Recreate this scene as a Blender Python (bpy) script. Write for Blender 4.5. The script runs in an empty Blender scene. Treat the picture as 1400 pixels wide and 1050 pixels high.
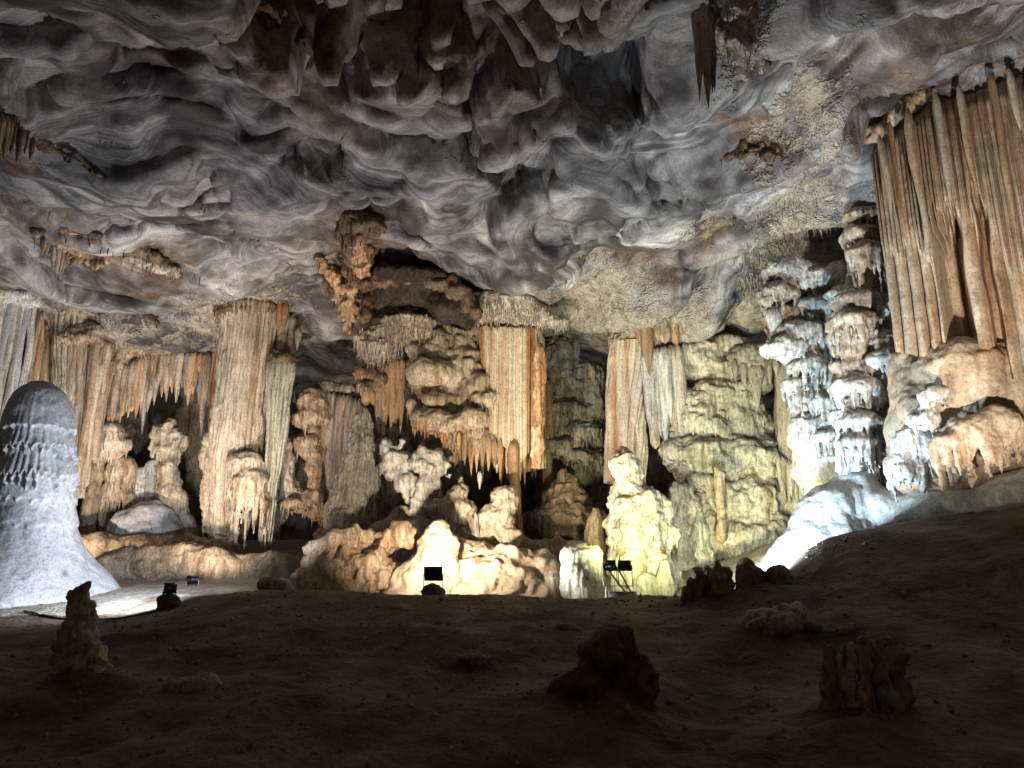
import bpy, math, random
import numpy as np
from mathutils import Vector, Matrix

# ------------------------------------------------------------------ camera, world, exposure
scene = bpy.context.scene
EYE = np.array([0.0, 0.0, 2.0]); PITCH = math.radians(13.5); FPX = 1050.0
cam_data = bpy.data.cameras.new('camera'); cam = bpy.data.objects.new('camera', cam_data)
scene.collection.objects.link(cam); scene.camera = cam
cam.location = EYE; cam.rotation_euler = (math.pi/2 + PITCH, 0, 0)
cam_data.sensor_width = 36.0; cam_data.lens = 36.0*FPX/1400.0
cam_data.clip_start = 0.05; cam_data.clip_end = 500
world = bpy.data.worlds.new('World'); scene.world = world; world.use_nodes = True
wb = world.node_tree.nodes['Background']
wb.inputs['Color'].default_value = (1.0, 0.76, 0.52, 1); wb.inputs['Strength'].default_value = 0.06
scene.view_settings.view_transform = 'Standard'; scene.view_settings.look = 'None'
scene.view_settings.exposure = 0.0; scene.view_settings.gamma = 1.0
scene.cycles.max_bounces = 4; scene.cycles.diffuse_bounces = 3; scene.cycles.glossy_bounces = 2
scene.cycles.use_adaptive_sampling = True

# ------------------------------------------------------------------ pixel / metre helpers
CP, SP = math.cos(PITCH), math.sin(PITCH)
def ray(px, py):
    dx = (px-700.0)/FPX; dy = (525.0-py)/FPX
    return np.array([dx, CP-dy*SP, SP+dy*CP])
def P(px, py, Y):
    d = ray(px, py); return EYE + d*(Y/d[1])
def mpp(py, Y):                      # metres per photo pixel at depth Y
    return Y/(CP-(525.0-py)/FPX*SP)/FPX
CEIL = 12.0
def C(px, py, z=CEIL):               # point on the ceiling plane
    d = ray(px, py); p = EYE + d*((z-EYE[2])/d[2]); return p[0], p[1]

# ------------------------------------------------------------------ noise
_rs = np.random.RandomState(7)
_perm = _rs.permutation(256).astype(np.int32); _perm = np.concatenate([_perm, _perm, _perm])
_g = _rs.normal(size=(256, 3)).astype(np.float32); _g /= np.linalg.norm(_g, axis=1)[:, None]
def noise(p):
    p = np.asarray(p, np.float32)
    i = np.floor(p).astype(np.int32); f = p-i; i &= 255
    u = f*f*f*(f*(f*6-15)+10)
    def gr(a, b, c):
        h = _perm[_perm[_perm[i[:, 0]+a]+i[:, 1]+b]+i[:, 2]+c]
        g = _g[h & 255]
        return g[:, 0]*(f[:, 0]-a)+g[:, 1]*(f[:, 1]-b)+g[:, 2]*(f[:, 2]-c)
    x0 = gr(0,0,0)*(1-u[:,0])+gr(1,0,0)*u[:,0]; x1 = gr(0,1,0)*(1-u[:,0])+gr(1,1,0)*u[:,0]
    x2 = gr(0,0,1)*(1-u[:,0])+gr(1,0,1)*u[:,0]; x3 = gr(0,1,1)*(1-u[:,0])+gr(1,1,1)*u[:,0]
    y0 = x0*(1-u[:,1])+x1*u[:,1]; y1 = x2*(1-u[:,1])+x3*u[:,1]
    return (y0*(1-u[:,2])+y1*u[:,2])*1.5
def fbm(p, o=3, g=.5):
    a, s, r = 1.0, 1.0, 0
    for k in range(o):
        r = r + a*noise(np.asarray(p)*s + 17.3*k); a *= g; s *= 2.03
    return r
def worley2(x, y, seed=0):
    ix = np.floor(x).astype(np.int64); iy = np.floor(y).astype(np.int64)
    best = np.full(x.shape, 9.0); sec = np.full(x.shape, 9.0)
    for a in (-1, 0, 1):
        for b in (-1, 0, 1):
            cx, cy = ix+a, iy+b
            h = (cx*73856093 ^ cy*19349663 ^ (seed*83492791)) & 0x7fffffff
            h = (h*1103515245+12345) & 0x7fffffff
            jx = ((h >> 4) & 1023)/1023.0; jy = ((h >> 14) & 1023)/1023.0
            d = np.hypot(cx+jx-x, cy+jy-y)
            sec = np.minimum(sec, np.maximum(best, d)); best = np.minimum(best, d)
    return best, sec
def sstep(a, b, x):
    t = np.clip((x-a)/(b-a), 0, 1); return t*t*(3-2*t)

# ------------------------------------------------------------------ scene objects
COL = scene.collection
ORG = {}
def thing(name, label, cat, loc, group=None):
    o = bpy.data.objects.new(name, None); COL.objects.link(o)
    o.location = [float(c) for c in loc]; o.empty_display_size = .3
    ORG[o.name] = np.array(loc, float)
    o['label'] = label; o['category'] = cat; o['kind'] = 'thing'
    if group: o['group'] = group
    return o
def make_mesh(name, V, F, smooth=True):
    me = bpy.data.meshes.new(name)
    V = np.asarray(V, np.float32); n = len(V); me.vertices.add(n); me.vertices.foreach_set('co', V.ravel())
    Fs = F if isinstance(F, list) else [F]
    Fs = [np.asarray(f, np.int32) for f in Fs if len(f)]
    tot = sum(f.size for f in Fs); npoly = sum(len(f) for f in Fs)
    me.loops.add(tot); me.polygons.add(npoly)
    me.loops.foreach_set('vertex_index', np.concatenate([f.ravel() for f in Fs]))
    st = []; off = 0
    for f in Fs:
        st.append(off+np.arange(len(f))*f.shape[1]); off += f.size
    me.polygons.foreach_set('loop_start', np.concatenate(st).astype(np.int32))
    if smooth: me.polygons.foreach_set('use_smooth', np.ones(npoly, bool))
    me.update(calc_edges=True)
    return me
def root_of(o):
    while o.parent: o = o.parent
    return o
def part(name, V, F, mat, parent=None, stuff=False, smooth=True):
    V = np.asarray(V, float)
    if parent is not None: V = V - ORG[root_of(parent).name]
    o = bpy.data.objects.new(name, make_mesh(name, V, F, smooth))
    COL.objects.link(o); o.data.materials.append(mat)
    if parent is not None: o.parent = parent
    if stuff: o['kind'] = 'stuff'
    return o
def solo(name, label, cat, V, F, mat, loc, group=None, smooth=True):
    o = bpy.data.objects.new(name, make_mesh(name, np.asarray(V, float)-np.asarray(loc), F, smooth))
    COL.objects.link(o); o.data.materials.append(mat); o.location = [float(c) for c in loc]
    ORG[o.name] = np.array(loc, float)
    o['label'] = label; o['category'] = cat; o['kind'] = 'thing'
    if group: o['group'] = group
    return o
def vnormals(V, F):
    N = np.zeros_like(V)
    fn = np.cross(V[F[:, 2]]-V[F[:, 0]], V[F[:, 3]]-V[F[:, 1]])
    for c in range(4):
        for a in range(3): N[:, a] += np.bincount(F[:, c], fn[:, a], len(V))
    return N/np.maximum(np.linalg.norm(N, axis=1), 1e-9)[:, None]
def grid_faces(nu, nv, wrap=False):
    i = np.arange(nu*nv).reshape(nv, nu)
    if wrap:
        a = i[:-1]; b = np.roll(i, -1, 1)[:-1]; c = np.roll(i, -1, 1)[1:]; d = i[1:]
    else:
        a = i[:-1, :-1]; b = i[:-1, 1:]; c = i[1:, 1:]; d = i[1:, :-1]
    return np.stack([a, b, c, d], -1).reshape(-1, 4)
def join(parts):
    Vs, Fs, off = [], {}, 0
    for V, F in parts:
        for f in (F if isinstance(F, list) else [F]):
            f = np.asarray(f)
            if len(f): Fs.setdefault(f.shape[1], []).append(f+off)
        Vs.append(np.asarray(V)); off += len(V)
    return np.concatenate(Vs), [np.concatenate(v) for v in Fs.values()]

# ------------------------------------------------------------------ signed distance field -> surface nets
class Field:
    def __init__(s, lo, hi, h):
        s.lo = np.asarray(lo, float); s.h = h
        s.n = np.maximum(np.ceil((np.asarray(hi)-s.lo)/h).astype(int)+1, 4)
        s.d = np.full(s.n, 5.0, np.float32)
    def box(s, lo, hi):
        a = np.clip(np.floor((lo-s.lo)/s.h).astype(int), 0, s.n-1); b = np.clip(np.ceil((hi-s.lo)/s.h).astype(int)+1, 1, s.n)
        sl = tuple(slice(a[i], max(b[i], a[i]+1)) for i in range(3))
        g = [(s.lo[i]+s.h*np.arange(sl[i].start, sl[i].stop)).astype(np.float32) for i in range(3)]
        return sl, np.meshgrid(*g, indexing='ij', sparse=True)
    def mix(s, sl, d, k, sub=False):
        a = s.d[sl]
        if sub: a, d = -a, d
        if k > 1e-4:
            hh = np.maximum(k-np.abs(a-d), 0)/k; r = np.minimum(a, d)-hh*hh*k*.25
        else: r = np.minimum(a, d)
        s.d[sl] = -r if sub else r
    def ell(s, c, r, k, sub=False):
        c = np.asarray(c); r = np.asarray(r); m = k+s.h*2
        sl, (x, y, z) = s.box(c-r-m, c+r+m)
        q0 = np.sqrt(((x-c[0])/r[0])**2+((y-c[1])/r[1])**2+((z-c[2])/r[2])**2)
        q1 = np.sqrt(((x-c[0])/r[0]**2)**2+((y-c[1])/r[1]**2)**2+((z-c[2])/r[2]**2)**2)
        s.mix(sl, q0*(q0-1)/np.maximum(q1, 1e-6), k, sub)
    def cap(s, a, b, ra, rb, k, sub=False):
        a = np.asarray(a); b = np.asarray(b); m = max(ra, rb)+k+s.h*2
        sl, (x, y, z) = s.box(np.minimum(a, b)-m, np.maximum(a, b)+m)
        v = b-a; t = np.clip(((x-a[0])*v[0]+(y-a[1])*v[1]+(z-a[2])*v[2])/max(v@v, 1e-9), 0, 1)
        d = np.sqrt((x-a[0]-t*v[0])**2+(y-a[1]-t*v[1])**2+(z-a[2]-t*v[2])**2)-(ra+(rb-ra)*t)
        s.mix(sl, d, k, sub)
    def mesh(s):
        d = s.d; ins = d < 0
        c8 = [(i, j, k) for i in (0, 1) for j in (0, 1) for k in (0, 1)]
        n = s.n-1
        cnt = sum(ins[i:i+n[0], j:j+n[1], k:k+n[2]].astype(np.int8) for i, j, k in c8)
        act = np.nonzero((cnt > 0) & (cnt < 8)); I = np.stack(act, 1)
        idg = np.full(n, -1, np.int32); idg[act] = np.arange(len(I))
        vals = {c: d[I[:, 0]+c[0], I[:, 1]+c[1], I[:, 2]+c[2]] for c in c8}
        pos = np.zeros((len(I), 3)); w = np.zeros(len(I))
        for c in c8:
            for ax in range(3):
                if c[ax]: continue
                e = list(c); e[ax] = 1; e = tuple(e)
                a, b = vals[c], vals[e]; x = (a < 0) != (b < 0)
                t = np.where(x, a/np.where(x, a-b, 1), 0)
                q = np.repeat(np.array(c, float)[None], len(I), 0); q[:, ax] += t
                pos += q*x[:, None]; w += x
        V = s.lo+(I+pos/np.maximum(w, 1)[:, None])*s.h
        Fs = []
        for ax in range(3):
            u, v = (ax+1) % 3, (ax+2) % 3
            sa = [slice(None)]*3; sb = [slice(None)]*3
            sa[ax] = slice(0, -1); sb[ax] = slice(1, None)
            A, B = ins[tuple(sa)], ins[tuple(sb)]
            E = np.stack(np.nonzero(A != B), 1)
            ok = (E[:, u] > 0) & (E[:, v] > 0) & (E[:, u] < n[u]) & (E[:, v] < n[v])
            E = E[ok]
            if not len(E): continue
            fl = A[E[:, 0], E[:, 1], E[:, 2]]
            def cell(du, dv):
                q = E.copy(); q[:, u] -= du; q[:, v] -= dv
                return idg[q[:, 0], q[:, 1], q[:, 2]]
            f = np.stack([cell(1, 1), cell(0, 1), cell(0, 0), cell(1, 0)], 1)
            f[~fl] = f[~fl][:, ::-1]
            Fs.append(f)
        F = np.concatenate(Fs)
        return V, F[(F >= 0).all(1)]

RND = random.Random(11)
def blob(prims, Y, k=.22, h=.06, lump=(.08, .7), knob=(.025, .16), flute=(.05, .16), seed=0, zcut=None):
    """prims are given in photo pixels at depth Y (+ offsets in metres); returns a displaced world-space mesh"""
    W = []
    for q in prims:
        t = q[0]; sub = t[0] == '-'; t = t.lstrip('-')
        if t == 'e':
            x, y, rx, ry = q[1:5]; dy = q[5] if len(q) > 5 else 0; m = mpp(y, Y+dy)
            rd = q[6] if len(q) > 6 else rx*m*.85
            W.append(('e', P(x, y, Y+dy), np.array([rx*m, rd, ry*m]), sub))
        elif t == 'c':
            x1, y1, r1, x2, y2, r2 = q[1:7]; d1 = q[7] if len(q) > 7 else 0; d2 = q[8] if len(q) > 8 else d1
            W.append(('c', P(x1, y1, Y+d1), P(x2, y2, Y+d2), r1*mpp(y1, Y+d1), r2*mpp(y2, Y+d2), sub))
        elif t in 'tr':
            x, y, rx, ry, ln = q[1:6]; dy = q[6] if len(q) > 6 else 0; m = mpp(y, Y+dy)
            c = P(x, y, Y+dy); R = rx*m
            if t == 't': W.append(('e', c, np.array([R, R*.85, ry*m]), sub))
            n = max(7, int(2*math.pi*R/.15))
            for i in range(n):
                a = 2*math.pi*(i+RND.uniform(-.35, .35))/n; L = ln*m*RND.uniform(.35, 1.1)
                if math.sin(a) > .5: continue
                rr = R*RND.uniform(.82, .95); r0 = RND.uniform(.055, .10)
                s0 = c+np.array([rr*math.cos(a), rr*.85*math.sin(a), -ry*m*.25+.03])
                e0 = s0+np.array([-R*.12*math.cos(a), -R*.1*math.sin(a), -L])
                W.append(('d', s0, e0, r0, r0*.35, False))
    lo = np.full(3, 1e9); hi = np.full(3, -1e9)
    for q in W:
        if q[-1]: continue
        if q[0] == 'e': lo = np.minimum(lo, q[1]-q[2]); hi = np.maximum(hi, q[1]+q[2])
        else:
            r = max(q[3], q[4]); lo = np.minimum(lo, np.minimum(q[1], q[2])-r); hi = np.maximum(hi, np.maximum(q[1], q[2])+r)
    h = h*1.16
    f = Field(lo-.25, hi+.25, h)
    for q in [w for w in W if not w[-1]]+[w for w in W if w[-1]]:
        if q[0] == 'e': f.ell(q[1], q[2], k, q[-1])
        else: f.cap(q[1], q[2], q[3], q[4], (.05 if q[0] == 'd' else k), q[-1])
    V, F = f.mesh()
    return rough(V, F, lump, knob, flute, seed)
def rough(V, F, lump=(.08, .7), knob=(.025, .16), flute=(.05, .16), seed=0):
    N = vnormals(V, F); o = seed*7.7
    D = lump[0]*fbm(V/lump[1]+o, 3)*1.6
    if knob[0]: D = D+knob[0]*(np.sqrt(np.abs(noise(V/knob[1]+o+3)))*2-1)
    if flute[0]:
        s = flute[1]; rib = np.sqrt(np.abs(noise(V/np.array([s, s, s*9])+o+5)))*2-1
        rib = rib+.55*(np.sqrt(np.abs(noise(V/np.array([s*.42, s*.42, s*6])+o+15)))*2-1)
        D = D+flute[0]*rib*np.clip(1.15-np.abs(N[:, 2])*1.2, 0, 1)*(.4+.9*np.clip(.5+noise(V*.8+o), 0, 1))
    V = V+N*D[:, None]
    return V, F, vnormals(V, F)
def cone(p, L, r, sides=6, lean=(0, 0), bend=0.0):
    a = np.arange(sides)*2*math.pi/sides
    ts = np.array([0, .3, .62, .88]); rs = np.array([1, .72, .42, .2])*r
    V = []
    for t, q in zip(ts, rs):
        V.append(np.stack([p[0]+lean[0]*t+q*np.cos(a)*(1+bend*np.sin(3*a+p[0])), p[1]+lean[1]*t+q*np.sin(a), np.full(sides, p[2]-L*t)], 1))
    V.append(np.array([[p[0]+lean[0], p[1]+lean[1], p[2]-L]]))
    V = np.concatenate(V); F = grid_faces(sides, 4, True)[:, ::-1]
    b = 3*sides; T = np.array([[b+(i+1) % sides, b+i, 4*sides] for i in range(sides)])[:, ::-1]
    return V, [F[:, ::-1], T[:, ::-1]]
def fringe(V, N, n, L=(.15, .5), r=(.03, .07), seed=0, nz=(-.95, -.25), zr=None, front=True):
    rs = np.random.RandomState(seed+1)
    m = (N[:, 2] > nz[0]) & (N[:, 2] < nz[1])
    if front: m &= N[:, 1] < .35
    if zr: m &= (V[:, 2] > zr[0]) & (V[:, 2] < zr[1])
    idx = np.nonzero(m)[0]
    if not len(idx): return None
    idx = rs.choice(idx, min(n, len(idx)), replace=False)
    out = []
    for i in idx:
        rr = rs.uniform(*r); out.append(cone(V[i]+[0, 0, .06]-N[i]*rr*.3, rs.uniform(*L)*(1 if rs.rand() < .8 else 1.7), rr, 6))
    return join(out)
def column(path, Y, n=26, amp=.07, lump=(.06, .5), depth=.9, nt=180, seed=0, dz=.06, dy=0, knob=.012, fine=.065, crack=.06):
    """path = (px, py, half width px) from top to bottom"""
    path = np.array(path, float); ys = np.linspace(path[0, 1], path[-1, 1], 400)
    Yd = Y+dy
    cs = np.array([P(np.interp(y, path[:, 1], path[:, 0]), y, Yd) for y in ys]); ws = np.array([np.interp(y, path[:, 1], path[:, 2])*mpp(y, Yd) for y in ys])
    ker = np.ones(25)/25; ws = np.convolve(np.pad(ws, 12, 'edge'), ker, 'valid')
    H = cs[0, 2]-cs[-1, 2]; nz = max(int(abs(H)/dz), 8)
    zi = np.linspace(0, 399, nz); cx = np.interp(zi, np.arange(400), cs[:, 0]); cz = np.interp(zi, np.arange(400), cs[:, 2]); w = np.interp(zi, np.arange(400), ws)
    th = np.arange(nt)*2*math.pi/nt
    T, Wd = np.meshgrid(th, w); Z = np.repeat(cz[:, None], nt, 1); CX = np.repeat(cx[:, None], nt, 1)
    o = seed*5.3
    q = np.stack([np.cos(T)*Wd, np.sin(T)*Wd, Z], -1).reshape(-1, 3)
    u = T.ravel()/(2*math.pi)*n+.9*noise(q*np.array([.9, .9, .12])+o)*2.2
    rib = np.sqrt(np.abs(np.sin(np.pi*u)))-.7
    am = amp*(.55+1.0*np.clip(.5+noise(q*np.array([1.2, 1.2, .25])+o+9)*1.3, 0, 1.3))
    R = Wd.ravel()+am*rib+lump[0]*fbm(q/lump[1]*np.array([1, 1, .3])+o, 3)*1.5+knob*(np.sqrt(np.abs(noise(q/.13+o)))*2-1)
    R = R+.25*lump[0]*fbm(q*np.array([.8, .8, 2.5])+o+4, 2)
    R = R+fine*(np.sqrt(np.abs(np.sin(np.pi*(u*2.6+1.5*noise(q*np.array([.7, .7, .1])+o+30)))))-.7)*(.4+np.clip(.6+noise(q*np.array([2, 2, .3])+o)*1.5, 0, 1))
    brk = noise(q*np.array([1.6, 1.6, .55])+o+60); R = R-crack*sstep(.18, .34, brk)
    R = np.maximum(R, .02)
    V = np.stack([CX.ravel()+R*np.cos(T.ravel()), Yd+depth*R*np.sin(T.ravel()), q[:, 2]], 1)
    F = grid_faces(nt, nz, True)[:, ::-1]
    return V, F, vnormals(V, F)
def drape(top, bot, r0, r1, seed=0, sides=18, tip=True, flat=1.0, wob=.10, lobes=None, head=1.5):
    """one hanging fluted pipe between world points; r in metres"""
    top = np.asarray(top); bot = np.asarray(bot); L = np.linalg.norm(top-bot); nz = max(int(L/.1), 8)
    t = np.linspace(0, 1, nz); r = r0+(r1-r0)*t
    if tip: r = r*np.clip(((1-t)/.38), .02, 1)**.7
    else: r = r*np.sqrt(np.clip((1-t)*L/max(r1, .01)/1.2, .01, 1))
    r = r*np.sqrt(np.clip(t*L/max(r0, .01)/head, .01, 1))
    c = top+(bot-top)*t[:, None]
    c[:, 0] += .10*noise(np.stack([t*0+seed*3.1+.5, t*L*.5, t*0], 1)); c[:, 1] += .10*noise(np.stack([t*0+seed*1.7+.5, t*L*.5, t*0+4], 1))
    th = np.arange(sides)*2*math.pi/sides; T, Rr = np.meshgrid(th, r); TL = np.repeat((t*L)[:, None], sides, 1)
    q = np.stack([np.cos(T)*.9+seed*2.3, np.sin(T)*.9+seed, TL*.45], -1).reshape(-1, 3)
    lb = lobes or (3+seed % 3)
    ph = lb*T+seed*1.9+1.4*noise(np.stack([TL*.35, TL*0+seed*.7, TL*0+.3], -1).reshape(-1, 3)).reshape(T.shape)
    R = Rr*(.93+.16*(np.sqrt(np.abs(np.sin(ph*.5)))-.45))
    R = R.ravel()*(1+wob*2*noise(q*1.3)+wob*noise(q*np.array([2.5, 2.5, 4])+8))
    V = np.stack([np.repeat(c[:, 0], sides)+R*np.cos(T.ravel()), np.repeat(c[:, 1], sides)+flat*R*np.sin(T.ravel()), np.repeat(c[:, 2], sides)], 1)
    F = grid_faces(sides, nz, True)[:, ::-1]
    return V, F
# ------------------------------------------------------------------ materials
class NT:
    def __init__(s, name):
        s.m = bpy.data.materials.new(name); s.m.use_nodes = True; s.t = s.m.node_tree
        s.b = s.t.nodes['Principled BSDF']; s.b.inputs['Specular IOR Level'].default_value = .3
    def n(s, ty, **kw):
        o = s.t.nodes.new(ty)
        for k, v in kw.items():
            if k in o.inputs.keys() if isinstance(k, str) else False: o.inputs[k].default_value = v
            else: setattr(o, k, v)
        return o
    def l(s, a, b): s.t.links.new(a, b)
    def noise(s, vec, scale, detail=4, rough=.55, dist=0, dim='3D'):
        o = s.t.nodes.new('ShaderNodeTexNoise'); o.noise_dimensions = dim
        o.inputs['Scale'].default_value = scale; o.inputs['Detail'].default_value = detail
        o.inputs['Roughness'].default_value = rough; o.inputs['Distortion'].default_value = dist
        if dim == '1D': s.l(vec, o.inputs['W'])
        else: s.l(vec, o.inputs['Vector'])
        return o.outputs['Fac']
    def ramp(s, fac, stops):
        o = s.t.nodes.new('ShaderNodeValToRGB'); e = o.color_ramp.elements
        while len(e) < len(stops): e.new(.5)
        for x, (p, c) in zip(e, stops):
            x.position = p; x.color = (c[0], c[1], c[2], 1) if not isinstance(c, (int, float)) else (c, c, c, 1)
        s.l(fac, o.inputs['Fac']); return o.outputs['Color']
    def mix(s, fac, a, b, mode='MIX'):
        o = s.t.nodes.new('ShaderNodeMix'); o.data_type = 'RGBA'; o.blend_type = mode
        for v, i in ((fac, 0), (a, 6), (b, 7)):
            if isinstance(v, (int, float)): o.inputs[i].default_value = v
            elif isinstance(v, tuple): o.inputs[i].default_value = (v[0], v[1], v[2], 1)
            else: s.l(v, o.inputs[i])
        return o.outputs[2]
    def math(s, op, a, b=None):
        o = s.t.nodes.new('ShaderNodeMath'); o.operation = op
        for v, i in ((a, 0), (b, 1)):
            if v is None: continue
            if isinstance(v, (int, float)): o.inputs[i].default_value = v
            else: s.l(v, o.inputs[i])
        return o.outputs[0]
    def mapping(s, vec, scale, loc=(0, 0, 0)):
        o = s.t.nodes.new('ShaderNodeMapping'); o.inputs['Scale'].default_value = scale; o.inputs['Location'].default_value = loc
        s.l(vec, o.inputs['Vector']); return o.outputs['Vector']
    def bump(s, h, strength, dist, prev=None):
        o = s.t.nodes.new('ShaderNodeBump'); o.inputs['Strength'].default_value = strength; o.inputs['Distance'].default_value = dist
        s.l(h, o.inputs['Height'])
        if prev is not None: s.l(prev, o.inputs['Normal'])
        return o.outputs['Normal']
    def pos(s): return s.t.nodes.new('ShaderNodeNewGeometry').outputs['Position']

def flowstone(name, a, b, c, streak=1.0, seed=0, rough=.6, bump=.6, blotch=(.55, .6, .6), grain=14, bands=0, fine=.5):
    """wet limestone: vertical streaks running a -> b -> c, broad blotches, grainy relief"""
    g = NT(name); p = g.pos()
    st = g.noise(g.mapping(p, (2.6*streak, 2.6*streak, .14 if not bands else .03), (seed, seed*2, 0)), 1.0, 3 if not bands else 2, .62)
    k = .06 if bands else 0
    col = g.ramp(st, [(.34+k, c), (.44, b), (.54-k*.5, a), (.72, tuple(min(1, x*1.15) for x in a))])
    bl = g.noise(g.mapping(p, (1, 1, .7), (seed*3, 0, seed)), .6, 3, .6)
    col = g.mix(g.ramp(bl, [(.44, 0.0), (.66, .75 if not bands else .2)]), col, tuple(a[i]*blotch[i] for i in range(3)))
    fn = g.noise(p, grain, 3, .75)
    fs = g.noise(g.mapping(p, (11, 11, .55), (0, seed, 0)), 1.0, 3, .65)
    col = g.mix(1.0, col, g.ramp(fs, [(.34, fine), (.50, .97), (.7, 1+.25*(1-fine))]), 'MULTIPLY')
    col = g.mix(1.0, col, g.ramp(fn, [(.30, .55), (.52, 1.0), (.75, 1.15)]), 'MULTIPLY')
    dirt = g.noise(g.mapping(p, (1, 1, .6), (0, seed, 3)), 2.4, 4, .8)
    col = g.mix(g.ramp(dirt, [(.55, 0.0), (.70, .75 if not bands else .3)]), col, tuple(x*.45 for x in c))
    g.l(col, g.b.inputs['Base Color']); g.b.inputs['Roughness'].default_value = rough
    n1 = g.bump(fs, bump*.8*min(1, 1.6*(1-fine)+.15), .09)
    n2 = g.bump(dirt, bump*.5, .10, n1)
    g.l(g.bump(fn, bump*.9, .035, n2), g.b.inputs['Normal'])
    return g.m
def plain(name, col, rough=.5, metal=0, var=.25, scale=20):
    g = NT(name); f = g.noise(g.pos(), scale, 4)
    g.l(g.mix(1.0, (col[0], col[1], col[2]), g.ramp(f, [(.3, 1-var), (.7, 1+var*.2)]), 'MULTIPLY'), g.b.inputs['Base Color'])
    g.b.inputs['Roughness'].default_value = rough; g.b.inputs['Metallic'].default_value = metal
    g.l(g.bump(f, .15, .01), g.b.inputs['Normal'])
    return g.m

M = {
 'cream': flowstone('cream_flowstone', (.62, .53, .42), (.52, .41, .30), (.34, .24, .15), 1.0, 1),
 'tan':   flowstone('tan_flowstone', (.50, .39, .28), (.42, .29, .19), (.22, .13, .08), 1.0, 2),
 'orange': flowstone('orange_flowstone', (.58, .39, .24), (.52, .27, .13), (.34, .14, .06), 1.6, 3, bump=.4),
 'banded': flowstone('banded_flowstone', (.74, .64, .50), (.56, .32, .16), (.42, .20, .09), .62, 4, bump=.25, blotch=(.9, .85, .8), bands=1, fine=.75),
 'white': flowstone('white_flowstone', (.70, .69, .66), (.62, .60, .56), (.44, .39, .34), 1.2, 5),
 'grey':  flowstone('grey_flowstone', (.42, .385, .34), (.32, .28, .24), (.17, .135, .11), 1.0, 6),
 'brown': flowstone('brown_rock', (.24, .16, .10), (.17, .10, .055), (.06, .035, .025), .8, 7, bump=.9),
 'yellow': flowstone('yellow_flowstone', (.66, .60, .48), (.56, .48, .35), (.32, .25, .16), .9, 8),
 'green': flowstone('green_flowstone', (.60, .59, .47), (.50, .49, .37), (.29, .28, .20), 1.0, 9),
 'dark':  flowstone('dark_rock', (.15, .115, .09), (.10, .075, .055), (.04, .03, .024), 1.0, 10, rough=.75),
 'peach': flowstone('peach_flowstone', (.58, .43, .29), (.50, .33, .19), (.30, .17, .09), .5, 11, bump=.45, fine=.8),
 'crust': flowstone('crust_flowstone', (.58, .51, .42), (.48, .40, .30), (.30, .22, .15), 2.0, 12, bump=.9, grain=9),
 'bluegrey': flowstone('blue_grey_flowstone', (.50, .51, .54), (.46, .46, .48), (.36, .345, .35), .35, 13, bump=.4, blotch=(.66, .66, .70), fine=.9),
 'earth': flowstone('earth_stump', (.36, .275, .20), (.26, .19, .135), (.13, .09, .06), 1.2, 14, rough=.8),
 'smooth': flowstone('smooth_cream_flowstone', (.62, .53, .42), (.55, .44, .33), (.38, .27, .18), .4, 16, bump=.5, fine=.88),
 'snow': flowstone('smooth_white_flowstone', (.66, .66, .65), (.60, .59, .57), (.46, .43, .40), .4, 17, bump=.5, fine=.88),
 'blackish': flowstone('blackish_rock', (.07, .05, .035), (.045, .03, .02), (.02, .015, .012), 1.0, 18, rough=.7, bump=.9),  # near-black brown rock for the overhanging slab
 'pale': flowstone('pale_peach_flowstone', (.62, .51, .38), (.54, .40, .27), (.38, .24, .14), .45, 19, bump=.5, fine=.85),
 'metal': plain('black_metal', (.02, .02, .022), .45, .6), 'steel': plain('grey_steel', (.16, .16, .16), .4, .8),
}
def emit(name, col, s):
    g = NT(name); g.b.inputs['Base Color'].default_value = (.8, .8, .8, 1)
    g.b.inputs['Emission Color'].default_value = (*col, 1); g.b.inputs['Emission Strength'].default_value = s
    return g.m

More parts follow.
